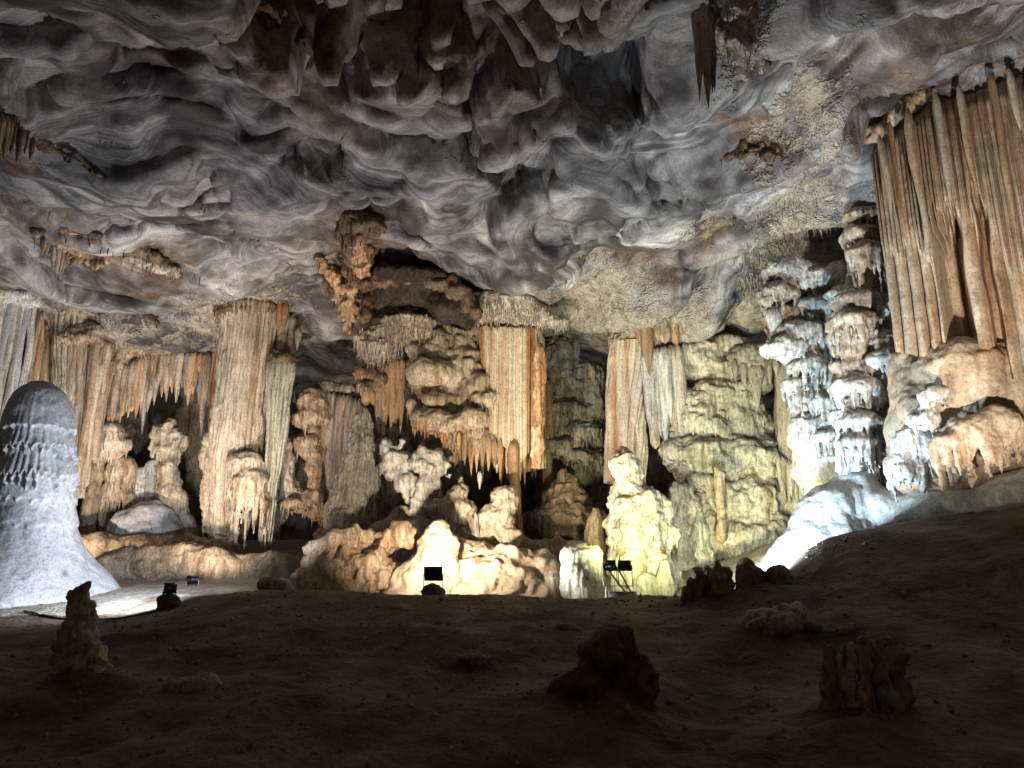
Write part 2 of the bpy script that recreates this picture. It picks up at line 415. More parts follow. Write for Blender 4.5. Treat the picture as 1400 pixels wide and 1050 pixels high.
def ceiling_material():
    g = NT('banded_limestone'); p = g.pos()
    fl = g.t.nodes.new('ShaderNodeAttribute'); fl.attribute_name = 'flow'; s = fl.outputs['Fac']
    b1 = g.noise(s, .6, 3, .6, dim='1D'); b2 = g.noise(s, 3.2, 4, .75, dim='1D')
    cloud = g.noise(g.mapping(p, (1, 1, 1.2)), .6, 4, .68, .8)
    band = g.math('ADD', g.math('ADD', g.math('MULTIPLY', b1, .38), g.math('MULTIPLY', b2, .31)), g.math('MULTIPLY', cloud, .39))
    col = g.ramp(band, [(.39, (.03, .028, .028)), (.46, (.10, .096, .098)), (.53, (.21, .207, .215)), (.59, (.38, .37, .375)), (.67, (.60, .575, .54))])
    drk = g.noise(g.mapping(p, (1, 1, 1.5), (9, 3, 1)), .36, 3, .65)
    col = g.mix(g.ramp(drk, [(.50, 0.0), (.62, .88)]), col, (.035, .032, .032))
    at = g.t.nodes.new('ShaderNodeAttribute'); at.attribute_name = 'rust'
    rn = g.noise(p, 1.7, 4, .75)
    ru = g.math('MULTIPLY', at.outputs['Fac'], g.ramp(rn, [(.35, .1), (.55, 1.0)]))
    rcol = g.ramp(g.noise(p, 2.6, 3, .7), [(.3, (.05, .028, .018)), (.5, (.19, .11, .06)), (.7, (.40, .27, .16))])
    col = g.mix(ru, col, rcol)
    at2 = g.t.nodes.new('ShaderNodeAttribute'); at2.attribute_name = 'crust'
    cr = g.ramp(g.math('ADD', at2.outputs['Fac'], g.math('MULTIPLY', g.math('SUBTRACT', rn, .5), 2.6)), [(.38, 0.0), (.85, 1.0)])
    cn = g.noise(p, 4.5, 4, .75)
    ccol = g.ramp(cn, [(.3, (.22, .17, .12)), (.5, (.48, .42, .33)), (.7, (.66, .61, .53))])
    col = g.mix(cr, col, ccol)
    fn = g.noise(p, 17, 3, .75)
    col = g.mix(1.0, col, g.ramp(fn, [(.28, .62), (.55, 1.0), (.8, 1.15)]), 'MULTIPLY')
    g.l(col, g.b.inputs['Base Color']); g.b.inputs['Roughness'].default_value = .55
    n2 = g.bump(band, .28, .22)
    n3 = g.bump(g.math('MULTIPLY', cr, cn), 1.0, .2, n2)
    g.l(g.bump(fn, .4, .03, n3), g.b.inputs['Normal'])
    return g.m
def ground_material():
    g = NT('cave_floor'); p = g.pos()
    n1 = g.noise(p, .7, 4, .65, .5); fn = g.noise(p, 11, 4, .75)
    col = g.ramp(n1, [(.34, (.04, .026, .018)), (.5, (.125, .088, .06)), (.66, (.22, .165, .115))])
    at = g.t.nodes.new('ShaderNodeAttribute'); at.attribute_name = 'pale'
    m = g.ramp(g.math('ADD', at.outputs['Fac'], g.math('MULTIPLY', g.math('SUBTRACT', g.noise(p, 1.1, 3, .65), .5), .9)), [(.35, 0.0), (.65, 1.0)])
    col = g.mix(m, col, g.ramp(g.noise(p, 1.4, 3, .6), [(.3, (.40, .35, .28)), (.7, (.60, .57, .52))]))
    col = g.mix(1.0, col, g.ramp(fn, [(.28, .6), (.6, 1.05)]), 'MULTIPLY')
    g.l(col, g.b.inputs['Base Color']); g.b.inputs['Roughness'].default_value = .78
    g.l(g.bump(fn, .7, .04, g.bump(g.noise(p, 3, 3, .65), .7, .12)), g.b.inputs['Normal'])
    return g.m
M['ceiling'] = ceiling_material(); M['ground'] = ground_material()
M['wall'] = flowstone('cave_wall_rock', (.42, .37, .31), (.31, .25, .19), (.16, .11, .08), .8, 15, bump=.9)

# ------------------------------------------------------------------ the setting: ceiling, walls, floor
POCK = [(300, 110, .8, .5), (180, 90, .7, .45), (1010, 150, .5, .4), (905, 190, .8, .5), (660, 260, .7, .5), (760, 300, .8, .45), (980, 290, .7, .4), (340, 330, .7, .4), (210, 300, .8, .4), (590, 60, 3.0, 1.4), (480, 130, 1.7, .8), (700, 90, 1.5, .7), (828, 140, 1.0, 1.1), (735, 232, 1.1, .8), (62, 112, .8, .6), (120, 285, 1.0, .55), (1130, 92, .55, .4), (1272, 20, .28, .35),
        (925, 268, .7, .55), (868, 292, .6, .5), (425, 225, .7, .7), (395, 232, .35, .5), (555, 250, .4, .5), (560, 55, 1.6, .7), (470, 120, 1.3, .5),
        (245, 30, 1.0, .4), (240, 245, .8, .35), (300, 265, .6, .35), (820, 310, .9, .4), (540, 345, .9, .5), (1085, 120, .35, .5), (40, 20, .7, .5), (1040, 90, .3, .6)]
BULG = [(480, 262, .45, .35), (530, 275, .45, .35), (590, 262, .5, .4), (630, 285, .5, .35), (450, 300, .5, .35), (395, 315, .5, .3), (700, 205, .9, .5), (640, 330, .6, .3), (560, 300, .4, .3), (430, 262, .4, .3),
        (500, 320, .4, .3), (345, 200, .7, .3), (660, 160, .6, .35), (1190, 60, .9, .3), (950, 230, 1.0, .25)]
E0 = np.array(C(1140, 172)); E1 = np.array(C(1420, 48))
def flow_s(x, y):
    # lines of scour on the roof: they sweep in from both sides towards the middle of the back wall
    u = x+1.0; return y+np.where(u < 0, -.33*u, .75*u)*np.clip(np.abs(u)/3, .15, 1)
def ceil_z(x, y):
    x = np.asarray(x, float).ravel(); y = np.asarray(y, float).ravel(); z0 = np.zeros_like(x)
    q = np.stack([x, y, z0], 1)
    wx = x+2.0*fbm(q*.13+3, 2)+.45*fbm(q*.5+6, 2); wy = y+2.0*fbm(q*.13+11, 2)+.45*fbm(q*.5+16, 2)
    s = flow_s(wx, wy)
    z = CEIL+1.0*fbm(q/9+2, 2)
    # long scoured swells along the flow lines, meeting in sharp hanging crests
    sw = noise(np.stack([s*.21, wx*.075, z0+3], 1)); z = z+1.35*(np.sqrt(sw*sw+.003)*2-.5)
    sw2 = noise(np.stack([s*.52, wx*.16, z0+8], 1)); z = z+.50*(np.sqrt(sw2*sw2+.001)*2-.4)
    mk = np.clip(.35+noise(q*.17+5)*2.0, 0, 1)
    sw3 = noise(np.stack([s*1.15, wx*.42, z0+14], 1)); z = z+mk*.26*(np.sqrt(sw3*sw3+.0006)*2-.4)
    sw4 = noise(np.stack([s*2.6, wx*1.1, z0+24], 1)); z = z+mk*mk*.09*(np.abs(sw4)*2-.4)+.22*fbm(q*.45+33, 3)
    # overlapping shelves: the rock thickens slowly, then breaks off in a sharp scalloped edge facing the chamber's mouth
    fr = s*.17+.55*noise(np.stack([wx*.16, s*.05, z0+44], 1)); fr = fr-np.floor(fr); mS = np.clip(.2+noise(q*.12+48)*2.4, 0, 1)
    z = z+mS*.75*(np.minimum(fr/.93, (1-fr)/.07)-.5)
    fr = s*.43+.6*noise(np.stack([wx*.3, s*.1, z0+54], 1)); fr = fr-np.floor(fr); mS = np.clip(noise(q*.2+58)*2.4, 0, 1)
    z = z+mS*.28*(np.minimum(fr/.93, (1-fr)/.07)-.5)
    wob = fbm(q*.55+21, 3)*.8
    for px, py, r, d in POCK:
        a, b = C(px, py); e = np.hypot((x-a)*.85, y-b)/r+wob
        z = z+d*(.75*sstep(1.0, .84, e)+.35*sstep(.9, .2, e))
    for px, py, r, d in BULG:
        a, b = C(px, py); e = np.hypot(x-a, (y-b)*.8)/r+wob*.55
        z = z-.75*d*np.clip(1-e*e, 0, 1)
    # the slab edge over the right-hand curtain: beyond it the roof steps up into a recess
    t = E1-E0; nrm = np.array([-t[1], t[0]])/np.hypot(*t)
    if nrm[0] < 0: nrm = -nrm
    sd = (x-E0[0])*nrm[0]+(y-E0[1])*nrm[1]+.25*fbm(q*.6+31, 3)
    al = ((x-E0[0])*t[0]+(y-E0[1])*t[1])/(t@t)
    z = z+1.3*sstep(0, .22, sd)*sstep(-.08, .02, al)
    # the roof comes down towards the back where the columns meet it
    z = z-1.0*sstep(23, 27, y)
    # a shelf hanging on the left
    return z+.05*fbm(q*2.2, 3)
xs = np.linspace(-25, 19, 560); ys = np.linspace(5, 41, 540)
X, Yg = np.meshgrid(xs, ys); x, y = X.ravel(), Yg.ravel()
z = ceil_z(x, y); q = np.stack([x, y, z], 1)
gz = np.gradient(z.reshape(X.shape)); gy = gz[0].ravel()/(ys[1]-ys[0]); gx = gz[1].ravel()/(xs[1]-xs[0])
x2 = x+.35*fbm(q*.45+40, 3)+np.clip(gx, -1.5, 1.5)*.07; y2 = y+.35*fbm(q*.45+50, 3)+np.clip(gy, -1.5, 1.5)*.07
CV = np.stack([x2, y2, z], 1)
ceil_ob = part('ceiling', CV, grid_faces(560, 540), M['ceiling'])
ceil_ob['kind'] = 'structure'
FL = flow_s(x+2.0*fbm(np.stack([x, y, 0*x], 1)*.13+3, 2), y+2.0*fbm(np.stack([x, y, 0*x], 1)*.13+11, 2))*1.5+z*.75+.6*fbm(q*.35+70, 4)
def region(lst):
    r = np.zeros(len(x))
    for px, py, rx, ry, v in lst:
        a, b = C(px, py); a1, _ = C(px+rx, py); _, b1 = C(px, max(py-ry, -200)); _, b2 = C(px, py+ry)
        ex = (x-a)/(a1-a); ey = np.where(y > b, (y-b)/(b2-b), (b-y)/(b-b1))
        r = np.maximum(r, v*np.clip(1.25-np.hypot(ex, ey), 0, 1))
    return r
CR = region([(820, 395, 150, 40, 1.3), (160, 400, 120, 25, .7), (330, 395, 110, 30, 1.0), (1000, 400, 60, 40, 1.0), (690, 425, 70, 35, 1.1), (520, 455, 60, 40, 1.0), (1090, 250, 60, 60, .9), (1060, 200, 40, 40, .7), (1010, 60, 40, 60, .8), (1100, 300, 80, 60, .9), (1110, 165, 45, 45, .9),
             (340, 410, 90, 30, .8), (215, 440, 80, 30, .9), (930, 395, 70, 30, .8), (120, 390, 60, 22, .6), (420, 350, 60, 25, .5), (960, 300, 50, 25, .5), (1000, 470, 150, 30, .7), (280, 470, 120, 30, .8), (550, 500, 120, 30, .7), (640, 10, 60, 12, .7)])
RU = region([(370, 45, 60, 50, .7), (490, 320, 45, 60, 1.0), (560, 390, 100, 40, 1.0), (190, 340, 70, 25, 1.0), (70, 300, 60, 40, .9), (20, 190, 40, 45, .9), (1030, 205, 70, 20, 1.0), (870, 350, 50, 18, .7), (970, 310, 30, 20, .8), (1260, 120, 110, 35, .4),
             (260, 60, 150, 60, .2), (560, 60, 260, 140, .8), (720, 60, 150, 110, .7), (430, 190, 60, 40, .5), (450, 330, 60, 40, .4), (60, 400, 100, 20, .8)])  # the wide entries tint the top centre of the roof dark brown
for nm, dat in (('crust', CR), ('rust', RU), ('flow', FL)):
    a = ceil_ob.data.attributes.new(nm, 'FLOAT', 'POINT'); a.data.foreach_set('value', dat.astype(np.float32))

# wall: a long rough sheet round the back of the chamber
pl = np.array([(-25, 6), (-24.5, 14), (-22, 22), (-19.5, 27.5), (-15, 31.5), (-9, 35), (0, 37), (7, 36), (11, 33), (12.3, 28), (12.2, 22.5), (13, 17.5), (14.5, 13), (16.5, 6)], float)
sl = np.concatenate([[0], np.cumsum(np.hypot(*np.diff(pl, axis=0).T))]); nu = 620; su = np.linspace(0, sl[-1], nu)
wxp, wyp = np.interp(su, sl, pl[:, 0]), np.interp(su, sl, pl[:, 1])
ker = np.ones(41)/41; wxp = np.convolve(np.pad(wxp, 20, 'edge'), ker, 'valid'); wyp = np.convolve(np.pad(wyp, 20, 'edge'), ker, 'valid')
tx, ty = np.gradient(wxp), np.gradient(wyp); tl = np.hypot(tx, ty); nx_, ny_ = ty/tl, -tx/tl
zz = np.linspace(-1.0, 13.8, 120)
SU, ZZ = np.meshgrid(su, zz)
q = np.stack([SU.ravel(), np.zeros(SU.size), ZZ.ravel()], 1)
ti = ZZ.ravel()*.85+1.6*fbm(q*np.array([.35, 1, .2]), 3); tr = ti-np.floor(ti)
D = 1.1*fbm(q*np.array([.22, 1, .16]), 3)+.35*(np.sqrt(1-tr)-.5)*(1+noise(q*.6))+.3*(np.sqrt(np.abs(noise(q*np.array([1.5, 1, .13])+4)))*2-1)+.12*(np.sqrt(np.abs(noise(q*np.array([4.5, 1, .5])+8)))*2-1)+.08*fbm(q*2.5, 3)
WV = np.stack([np.tile(wxp, 120)+np.tile(nx_, 120)*D, np.tile(wyp, 120)+np.tile(ny_, 120)*D, ZZ.ravel()], 1)
wall = part('cave_wall', WV, grid_faces(nu, 120), M['wall']); wall['kind'] = 'structure'

# floor: smooth interpolation through surveyed points (photo pixel on the floor + depth)
gp = [(0, 850, 17), (90, 848, 17), (160, 846, 17), (235, 832, 17.3), (300, 815, 17.6), (400, 806, 18), (500, 811, 18), (600, 814, 18), (700, 814, 18), (800, 820, 18), (900, 816, 18), (1000, 822, 17), (1060, 795, 16.6), (1100, 757, 16.4), (1150, 737, 16), (1250, 733, 15.2), (1400, 735, 14), (1550, 720, 13),
      (0, 812, 20.5), (120, 812, 20), (200, 803, 21), (320, 800, 22), (250, 790, 24.5), (100, 780, 26), (330, 752, 28), (200, 742, 30), (450, 770, 26), (440, 820, 21), (540, 826, 20.6), (600, 827, 20.6), (700, 827, 20.6), (790, 831, 20.6), (880, 829, 20.6), (960, 812, 21), (1010, 835, 18.5),
      (640, 770, 26), (800, 750, 27), (960, 770, 26), (1060, 790, 19.2), (1090, 765, 20), (1150, 700, 21), (1250, 690, 20), (1380, 690, 17.5), (1500, 660, 17)]
pts = [P(*g) for g in gp]
pts += [np.array(v, float) for v in ((-9, 8.5, -.1), (-4, 8, -.05), (0, 8, -.05), (4, 8, .05), (8, 8, .35), (-14, 9, 0), (13, 8, .9), (-9, 3, -.5), (0, 2, -.6), (9, 3, -.2), (-22, 16, .5), (-20, 24, 1.6), (-14, 32, 3.0), (0, 38, 3.4), (10, 35, 3.2), (17, 14, 3.0), (18, 4, 1.2), (-24, 4, 0), (-24, 40, 3), (18, 40, 3.5), (-5, 12.5, .62), (0, 12.5, .62), (4, 12.5, .7), (7.5, 12, 1.2), (-10, 13, .35))]
pts = np.array(pts); kc = 1.2
def phi(a, b): return np.sqrt((a[:, None, 0]-b[None, :, 0])**2+(a[:, None, 1]-b[None, :, 1])**2+kc*kc)
A = phi(pts, pts); A = np.block([[A, np.ones((len(pts), 1))], [np.ones((1, len(pts))), np.zeros((1, 1))]])
cf = np.linalg.solve(A, np.concatenate([pts[:, 2], [0]]))
SKIRT = [(105, 965, 11.8, .7, .22), (968, 850, 15.6, .9, .2), (1035, 840, 15.3, .8, .15), (1180, 1010, 9.4, .9, .28), (830, 1000, 10.3, 1.1, .3), (1058, 885, 13.2, .8, .15), (650, 900, 12.4, .6, .1), (260, 940, 11, .7, .12), (460, 960, 10, 1.2, .12), (700, 860, 14, 1.5, .12)]
def floor_z(x, y):
    g = np.stack([np.atleast_1d(x), np.atleast_1d(y)], 1).astype(float); out = np.zeros(len(g))
    for i in range(0, len(g), 20000): out[i:i+20000] = phi(g[i:i+20000], pts)@cf[:-1]+cf[-1]
    q = np.concatenate([g, np.zeros((len(g), 1))], 1); nr = sstep(16.5, 14, g[:, 1])*.8+.2
    for (px_, py_, Y_, r_, h_) in SKIRT:
        p_ = P(px_, py_, Y_); e_ = ((g[:, 0]-p_[0])**2+((g[:, 1]-p_[1])*1.1)**2)/(r_*r_); out = out+h_*np.exp(-e_)*(1+.5*noise(np.concatenate([g*2.1, np.zeros((len(g), 1))], 1)))
    return out+nr*(.15*fbm(q*.45, 3)+.05*fbm(q*1.7+5, 3))+.022*fbm(q*5, 3)
gx_, gy_ = np.linspace(-24.5, 18, 400), np.concatenate([np.linspace(2.5, 19.9, 220), np.linspace(20, 38.5, 110)])
GX, GY = np.meshgrid(gx_, gy_); GZ = floor_z(GX.ravel(), GY.ravel())
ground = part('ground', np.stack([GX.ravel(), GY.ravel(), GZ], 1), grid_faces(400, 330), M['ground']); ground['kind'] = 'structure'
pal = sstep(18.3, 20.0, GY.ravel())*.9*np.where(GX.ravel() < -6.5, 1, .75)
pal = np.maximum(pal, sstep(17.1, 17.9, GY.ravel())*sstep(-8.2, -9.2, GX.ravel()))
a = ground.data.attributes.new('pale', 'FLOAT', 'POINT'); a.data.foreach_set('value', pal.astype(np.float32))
def fz(x, y): return float(floor_z(x, y)[0])
# ------------------------------------------------------------------ builders for dripstone
def poly(pts, t):
    pts = np.array(pts, float); s = np.linspace(0, 1, len(pts)); return np.array([np.interp(t, s, pts[:, i]) for i in range(3)])
def curtain(t, tops, bots, n, rpx, mats, seed=0, tip=.5, jit=.12, name='drape', flat=.9, taper=.75, vert=.8, head=1.5, short=None):
    rs = random.Random(seed)
    for i in range(n):
        u = (i+.5+rs.uniform(-.3, .3))/n
        a = poly(tops, u); b = poly(bots, u)
        if short and short[0] < b[0] < short[1]: b[1] = short[2]
        L = b[1]-a[1]; b[1] -= L*rs.uniform(0, jit)*(1 if rs.random() < .7 else 2.2)
        top = P(*a); bot = P(*b); bot[0] += (top[0]-bot[0])*vert; r = rs.uniform(*rpx)*mpp(a[1], a[2])
        V, F = drape(top, bot, r, r*rs.uniform(taper*.8, taper*1.15), seed*31+i, tip=rs.random() < tip, flat=flat, head=head)
        part(name, V, F, M[rs.choice(mats)], t)
def lumpy(name, parent, prims, Y, mat, fr=0, L=(.12, .4), r=(.03, .065), frname='stalactite_fringe', frmat=None, nz=(-.95, -.3), **kw):
    V, F, N = blob(prims, Y, **kw)
    o = part(name, V, F, M[mat], parent)
    if fr:
        f = fringe(V, N, fr, L, r, seed=kw.get('seed', 0), nz=nz)
        if f: part(frname, f[0], f[1], M[frmat or mat], o, stuff=True)
    return o
def blob_solo(name, label, cat, prims, Y, mat, base, group=None, **kw):
    V, F, N = blob(prims, Y, **kw); return solo(name, label, cat, V, F, M[mat], P(*base), group)
def roof_hit(px, py):
    """depth at which the sight line through a photo pixel meets the roof"""
    d = ray(px, py); t_ = np.linspace(9, 48, 900); q_ = EYE+d[None]*t_[:, None]
    k_ = np.nonzero(q_[:, 2] > ceil_z(q_[:, 0], q_[:, 1]))[0]
    return float(q_[k_[0], 1]) if len(k_) else 36.0
def hug(prims, Y, drop=.3):
    # shift every piece back or forth so that it clings to the roof
    out = []
    for q in prims:
        q = list(q)
        if q[0] == 'e': out.append(tuple(q[:5]+[roof_hit(q[1], q[2])-drop-Y]))
        else: out.append(tuple(q[:7]+[roof_hit(q[1], q[2])-drop-Y, roof_hit(q[4], q[5])-drop-Y]))
    return out
def cling(tops, bots, drop=.25):
    T_ = [(a_, b_, roof_hit(a_, b_)-drop) for a_, b_, _ in tops]; us = np.linspace(0, 1, len(bots))
    return T_, [(p_[0], p_[1], float(np.interp(u_, np.linspace(0, 1, len(T_)), [t_[2] for t_ in T_]))) for p_, u_ in zip(bots, us)]
def hang_patch(name, label, cat, rect, n, L, r, mat, seed=0, group=None, zoff=.05):
    """a bristle of thin stalactites straight on the roof; rect in photo pixels of the roof"""
    rs = np.random.RandomState(seed); out = []
    cx, cy = (rect[0]+rect[2])/2, (rect[1]+rect[3])/2
    pts = []
    while len(pts) < n:
        a, b = rs.uniform(-1, 1, 2)
        if a*a+b*b > 1: continue
        pts.append(C(cx+a*(rect[2]-rect[0])/2, cy+b*(rect[3]-rect[1])/2, CEIL-.6))
    pts = np.array(pts); zs = ceil_z(pts[:, 0], pts[:, 1])
    for (a, b), z in zip(pts, zs):
        out.append(cone(np.array([a, b, z+.12]), rs.uniform(*L)+.12, rs.uniform(*r), 6))
    V, F = join(out); o = solo(name, label, cat, V, F, M[mat], (float(pts[:, 0].mean()), float(pts[:, 1].mean()), float(zs.mean())), group); o['kind'] = 'stuff'
    return o
def spike(name, parent, px, py, Y, Lpx, rpx, mat, seed=0, lean=0, sides=16, flat=1):
    a = P(px, py, Y); m = mpp(py, Y); L = Lpx*m
    nz = max(10, int(L/.1)); t = np.linspace(0, 1, nz); r = rpx*m*(1-t)**.75*(1-.15*np.sin(t*6+seed)); r[-1] = .004; r = r*np.sqrt(np.clip((t+.01)*nz/4, .02, 1))
    th = np.arange(sides)*2*math.pi/sides; T, R = np.meshgrid(th, r)
    q = np.stack([np.cos(T)*2+seed*3, np.sin(T)*2, np.repeat((t*L)[:, None], sides, 1)*.6], -1).reshape(-1, 3)
    R = R.ravel()*(1+.35*noise(q))
    V = np.stack([a[0]+np.repeat(t, sides)*lean*m+R*np.cos(T.ravel()), a[1]+flat*R*np.sin(T.ravel()), a[2]-np.repeat(t, sides)*L], 1)
    return part(name, V, grid_faces(sides, nz, True)[:, ::-1], M[mat], parent)

def pleats(tops, ztops_bots, n, amp, seed=0, nu=700, nz=130, niche=None, k2=.35, rise=.12, round_=0.0, broad=None):
    """one continuous pleated sheet hanging from a roof line; tops / bottoms in photo pixels + depth"""
    u = np.linspace(0, 1, nu); A = np.array([P(*poly(tops, t_)) for t_ in u]); B = np.array([P(*poly(ztops_bots, t_)) for t_ in u])
    tx, ty = np.gradient(A[:, 0]), np.gradient(A[:, 1]); tl = np.hypot(tx, ty); nx, ny = ty/tl, -tx/tl
    sgn = np.where(nx*A[:, 0]+ny*A[:, 1] > 0, -1, 1); nx, ny = nx*sgn, ny*sgn
    L = np.cumsum(tl); t = np.linspace(0, 1, nz)
    U, T = np.meshgrid(u, t); LL = np.repeat(L[None], nz, 0); Z = A[None, :, 2]*(1-T)+B[None, :, 2]*T
    q = np.stack([LL, np.zeros_like(LL), Z], -1).reshape(-1, 3); o = seed*4.1
    w = (U*n).ravel()+1.5*noise(q*np.array([.8, 1, .02])+o)+.22*noise(q*np.array([1.5, 1, .12])+o+3)
    dp = .35+1.1*np.clip(.5+noise(np.stack([np.floor(w)*7.31, q[:, 2]*.12, q[:, 2]*0], 1)+o), 0, 1)
    D = amp*dp*(np.sqrt(np.abs(np.sin(np.pi*w)))-.55)+amp*k2*(np.sqrt(np.abs(np.sin(np.pi*(w*2.7+o))))-.6)
    if broad:
        w2 = w*.38; Db = amp*1.2*(np.sqrt(np.abs(np.sin(np.pi*w2)))-.55)+.05*fbm(q*np.array([3, 1, 1.2])+o, 3)
        bl_ = sstep(broad, broad+.14, T.ravel()+.16*noise(np.stack([np.floor(w2)*3.7+.5, w2*0, w2*0], 1)+o)); D = D*(1-bl_)+Db*bl_-.12*bl_
    D = D*sstep(-.02, rise, T.ravel())-.5*(1-sstep(0, rise, T.ravel()))+.18*noise(q*np.array([.8, 1, .3])+o+20)+.02*fbm(q*4+o, 3)
    if round_: D = D-round_*(np.abs(U.ravel()*2-1)**2.2)
    if niche:
        for u0, u1, t0, dd in niche:
            uu = U.ravel()+.012*noise(q*np.array([.1, 1, 1.2])+o); tt = T.ravel()+.10*noise(np.stack([w*1.7, w*0, w*0], 1)+o)
            D = D-dd*sstep(u0-.012, u0+.004, uu)*sstep(u1+.012, u1-.004, uu)*sstep(t0-.03, t0+.02, tt)
    V = np.stack([np.tile(A[:, 0], nz)+np.tile(nx, nz)*D, np.tile(A[:, 1], nz)+np.tile(ny, nz)*D, Z.ravel()], 1)
    return V, grid_faces(nu, nz)
def tier_wall(parent, rows, Y, mats, seed=0, step=(26, 34), rx=(15, 24), ln=(18, 34), name='drip_shelf', bow=.6, h=.042):
    """rows = (y, x0, x1): each row of overlapping dripping shelves becomes one part"""
    rs = random.Random(seed)
    for n_, (y_, x0, x1) in enumerate(rows):
        pr = []; x_ = x0
        while x_ < x1:
            f = (x_-x0)/max(x1-x0, 1)*2-1; dy = bow*f*f+rs.uniform(-.2, .2); r_ = rs.uniform(*rx); yy = y_+rs.uniform(-9, 9); l_ = rs.uniform(*ln)
            pr.append(('t', x_, yy, r_, r_*rs.uniform(.38, .55), l_, dy)); pr.append(('c', x_, yy, r_*.8, x_+rs.uniform(-3, 3), yy+l_*.9, r_*.55, dy+.22))
            x_ += rs.uniform(*step)*.8
        V, F, N = blob(pr, Y, k=.1, h=h, flute=(.03, .10), knob=(.010, .12), lump=(.05, .4), seed=seed+n_)
        part(name, V, F, M[rs.choice(mats)], parent)
# ------------------------------------------------------------------ LEFT WALL
t = thing('flowstone_curtain', 'pale grey and rust striped flowstone curtain behind the rounded blue-grey stalagmite', 'flowstone', P(10, 600, 25.6))
curtain(t, [(-45, 385, 25), (0, 392, 25.4), (52, 402, 26)], [(-75, 660, 25), (-30, 660, 25.4), (18, 640, 26)], 13, (4.5, 7.5), ['white', 'white', 'bluegrey', 'tan'], 1, tip=0)
lumpy('crown', t, [('c', -45, 392, 14, 0, 402, 13), ('c', 0, 402, 12, 50, 410, 11, 0, .5)], 25.3, 'white', seed=3)
t = thing('flowstone_curtain', 'narrow rust-brown drapery strip between pale striped curtain and broad cream column', 'flowstone', P(50, 600, 26.6))
curtain(t, [(46, 402, 26.4), (80, 408, 26.8)], [(22, 640, 26.4), (52, 640, 26.8)], 7, (4, 6.5), ['orange', 'tan', 'orange'], 2, tip=0)

t = thing('fluted_column', 'broad cream fluted column with wrinkled cap narrowing to a leaning foot', 'column', P(108, 660, 27))
V, F, N = column([(112, 405, 55), (112, 425, 50), (110, 445, 40), (108, 480, 37), (106, 530, 32), (104, 580, 25), (101, 640, 17), (99, 680, 16)], 27, n=34, amp=.11, lump=(.05, .6), seed=1, depth=.8, nt=260)
part('shaft', V, F, M['cream'], t)
lumpy('cap', t, [('e', 112, 436, 44, 14), ('e', 92, 448, 24, 12, -.3), ('e', 128, 455, 24, 14, -.4), ('e', 110, 465, 28, 10, -.5), ('e', 112, 418, 52, 12)], 27, 'tan', fr=60, L=(.1, .3), seed=2, knob=(.06, .2), lump=(.12, .5))
curtain(t, [(130, 455, 26.4), (150, 470, 26.6)], [(112, 690, 26.4), (128, 650, 26.8)], 5, (4, 7), ['cream', 'tan'], 22, tip=0, name='rib')

t = thing('flowstone_cascade', 'tan tiered drapery cascade beside the broad cream fluted column', 'flowstone', P(160, 620, 27.8))
lumpy('cap', t, [('e', 185, 448, 22, 16), ('e', 175, 470, 26, 16, -.2), ('e', 192, 478, 18, 12, -.3), ('e', 165, 500, 22, 22, -.1), ('c', 150, 470, 16, 150, 560, 16)], 27.8, 'tan', fr=70, L=(.15, .45), seed=4, knob=(.06, .2))
curtain(t, [(142, 480, 27.4), (170, 500, 27.3), (205, 480, 27.5)], [(135, 590, 27.4), (160, 585, 27.3), (190, 570, 27.6)], 16, (3.5, 6.5), ['tan', 'cream', 'orange'], 4, tip=.8, jit=.25)
lumpy('lower_tier', t, [('e', 146, 592, 24, 14), ('e', 150, 608, 26, 18), ('e', 138, 622, 20, 12)], 27.6, 'cream', fr=30, seed=5, flute=(.09, .2))
lumpy('stem', t, [('c', 132, 610, 12, 120, 735, 13)], 28, 'tan', seed=6)

t = thing('stalactite_drapery', 'ragged orange-brown drapery hanging over the dark alcove beside the tall column', 'stalactite', P(245, 460, 28.2))
lumpy('root', t, [('c', 205, 452, 16, 300, 470, 16), ('e', 275, 478, 18, 18)], 28.6, 'tan', fr=50, seed=7)
curtain(t, [(198, 455, 28.2), (240, 465, 28.2), (300, 470, 28.2)], [(185, 620, 28.2), (205, 570, 28.2), (230, 545, 28.3), (255, 570, 28.3), (290, 640, 28.2)], 22, (4, 8), ['tan', 'tan', 'orange', 'grey', 'cream'], 5, tip=1, jit=.3)
curtain(t, [(205, 478, 27.9), (290, 482, 27.9)], [(205, 530, 27.9), (250, 560, 27.9), (290, 600, 27.9)], 14, (4, 7), ['tan', 'cream', 'grey', 'orange'], 6, tip=1, jit=.4)

# alcove stumps
def stump(name, label, path, Y, mat, group=None, **kw):
    V, F, N = column(path, Y, **kw); return solo(name, label, 'stalagmite', V, F, M[mat], P(path[-1][0], path[-1][1], Y), group)
t = thing('stalagmite', 'round-headed cream stalagmite with ragged skirt in the alcove under the cascade', 'stalagmite', P(168, 735, 28.2))
lumpy('head', t, [('e', 166, 645, 20, 22), ('e', 160, 670, 20, 18), ('c', 150, 680, 10, 141, 725, 8), ('c', 175, 680, 9, 178, 690, 7)], 28.2, 'cream', fr=45, L=(.2, .6), seed=8)
t = thing('stalagmite', 'small white stalagmite with dripping skirt between two cream stumps in the alcove', 'stalagmite', P(195, 700, 28.6))
lumpy('head', t, [('c', 190, 648, 9, 192, 690, 13), ('c', 212, 640, 12, 212, 685, 14)], 28.6, 'white', fr=40, L=(.3, .7), seed=9)
t = thing('gnarled_column', 'gnarled twisted cream pillar standing in the dark alcove', 'column', P(238, 720, 28))
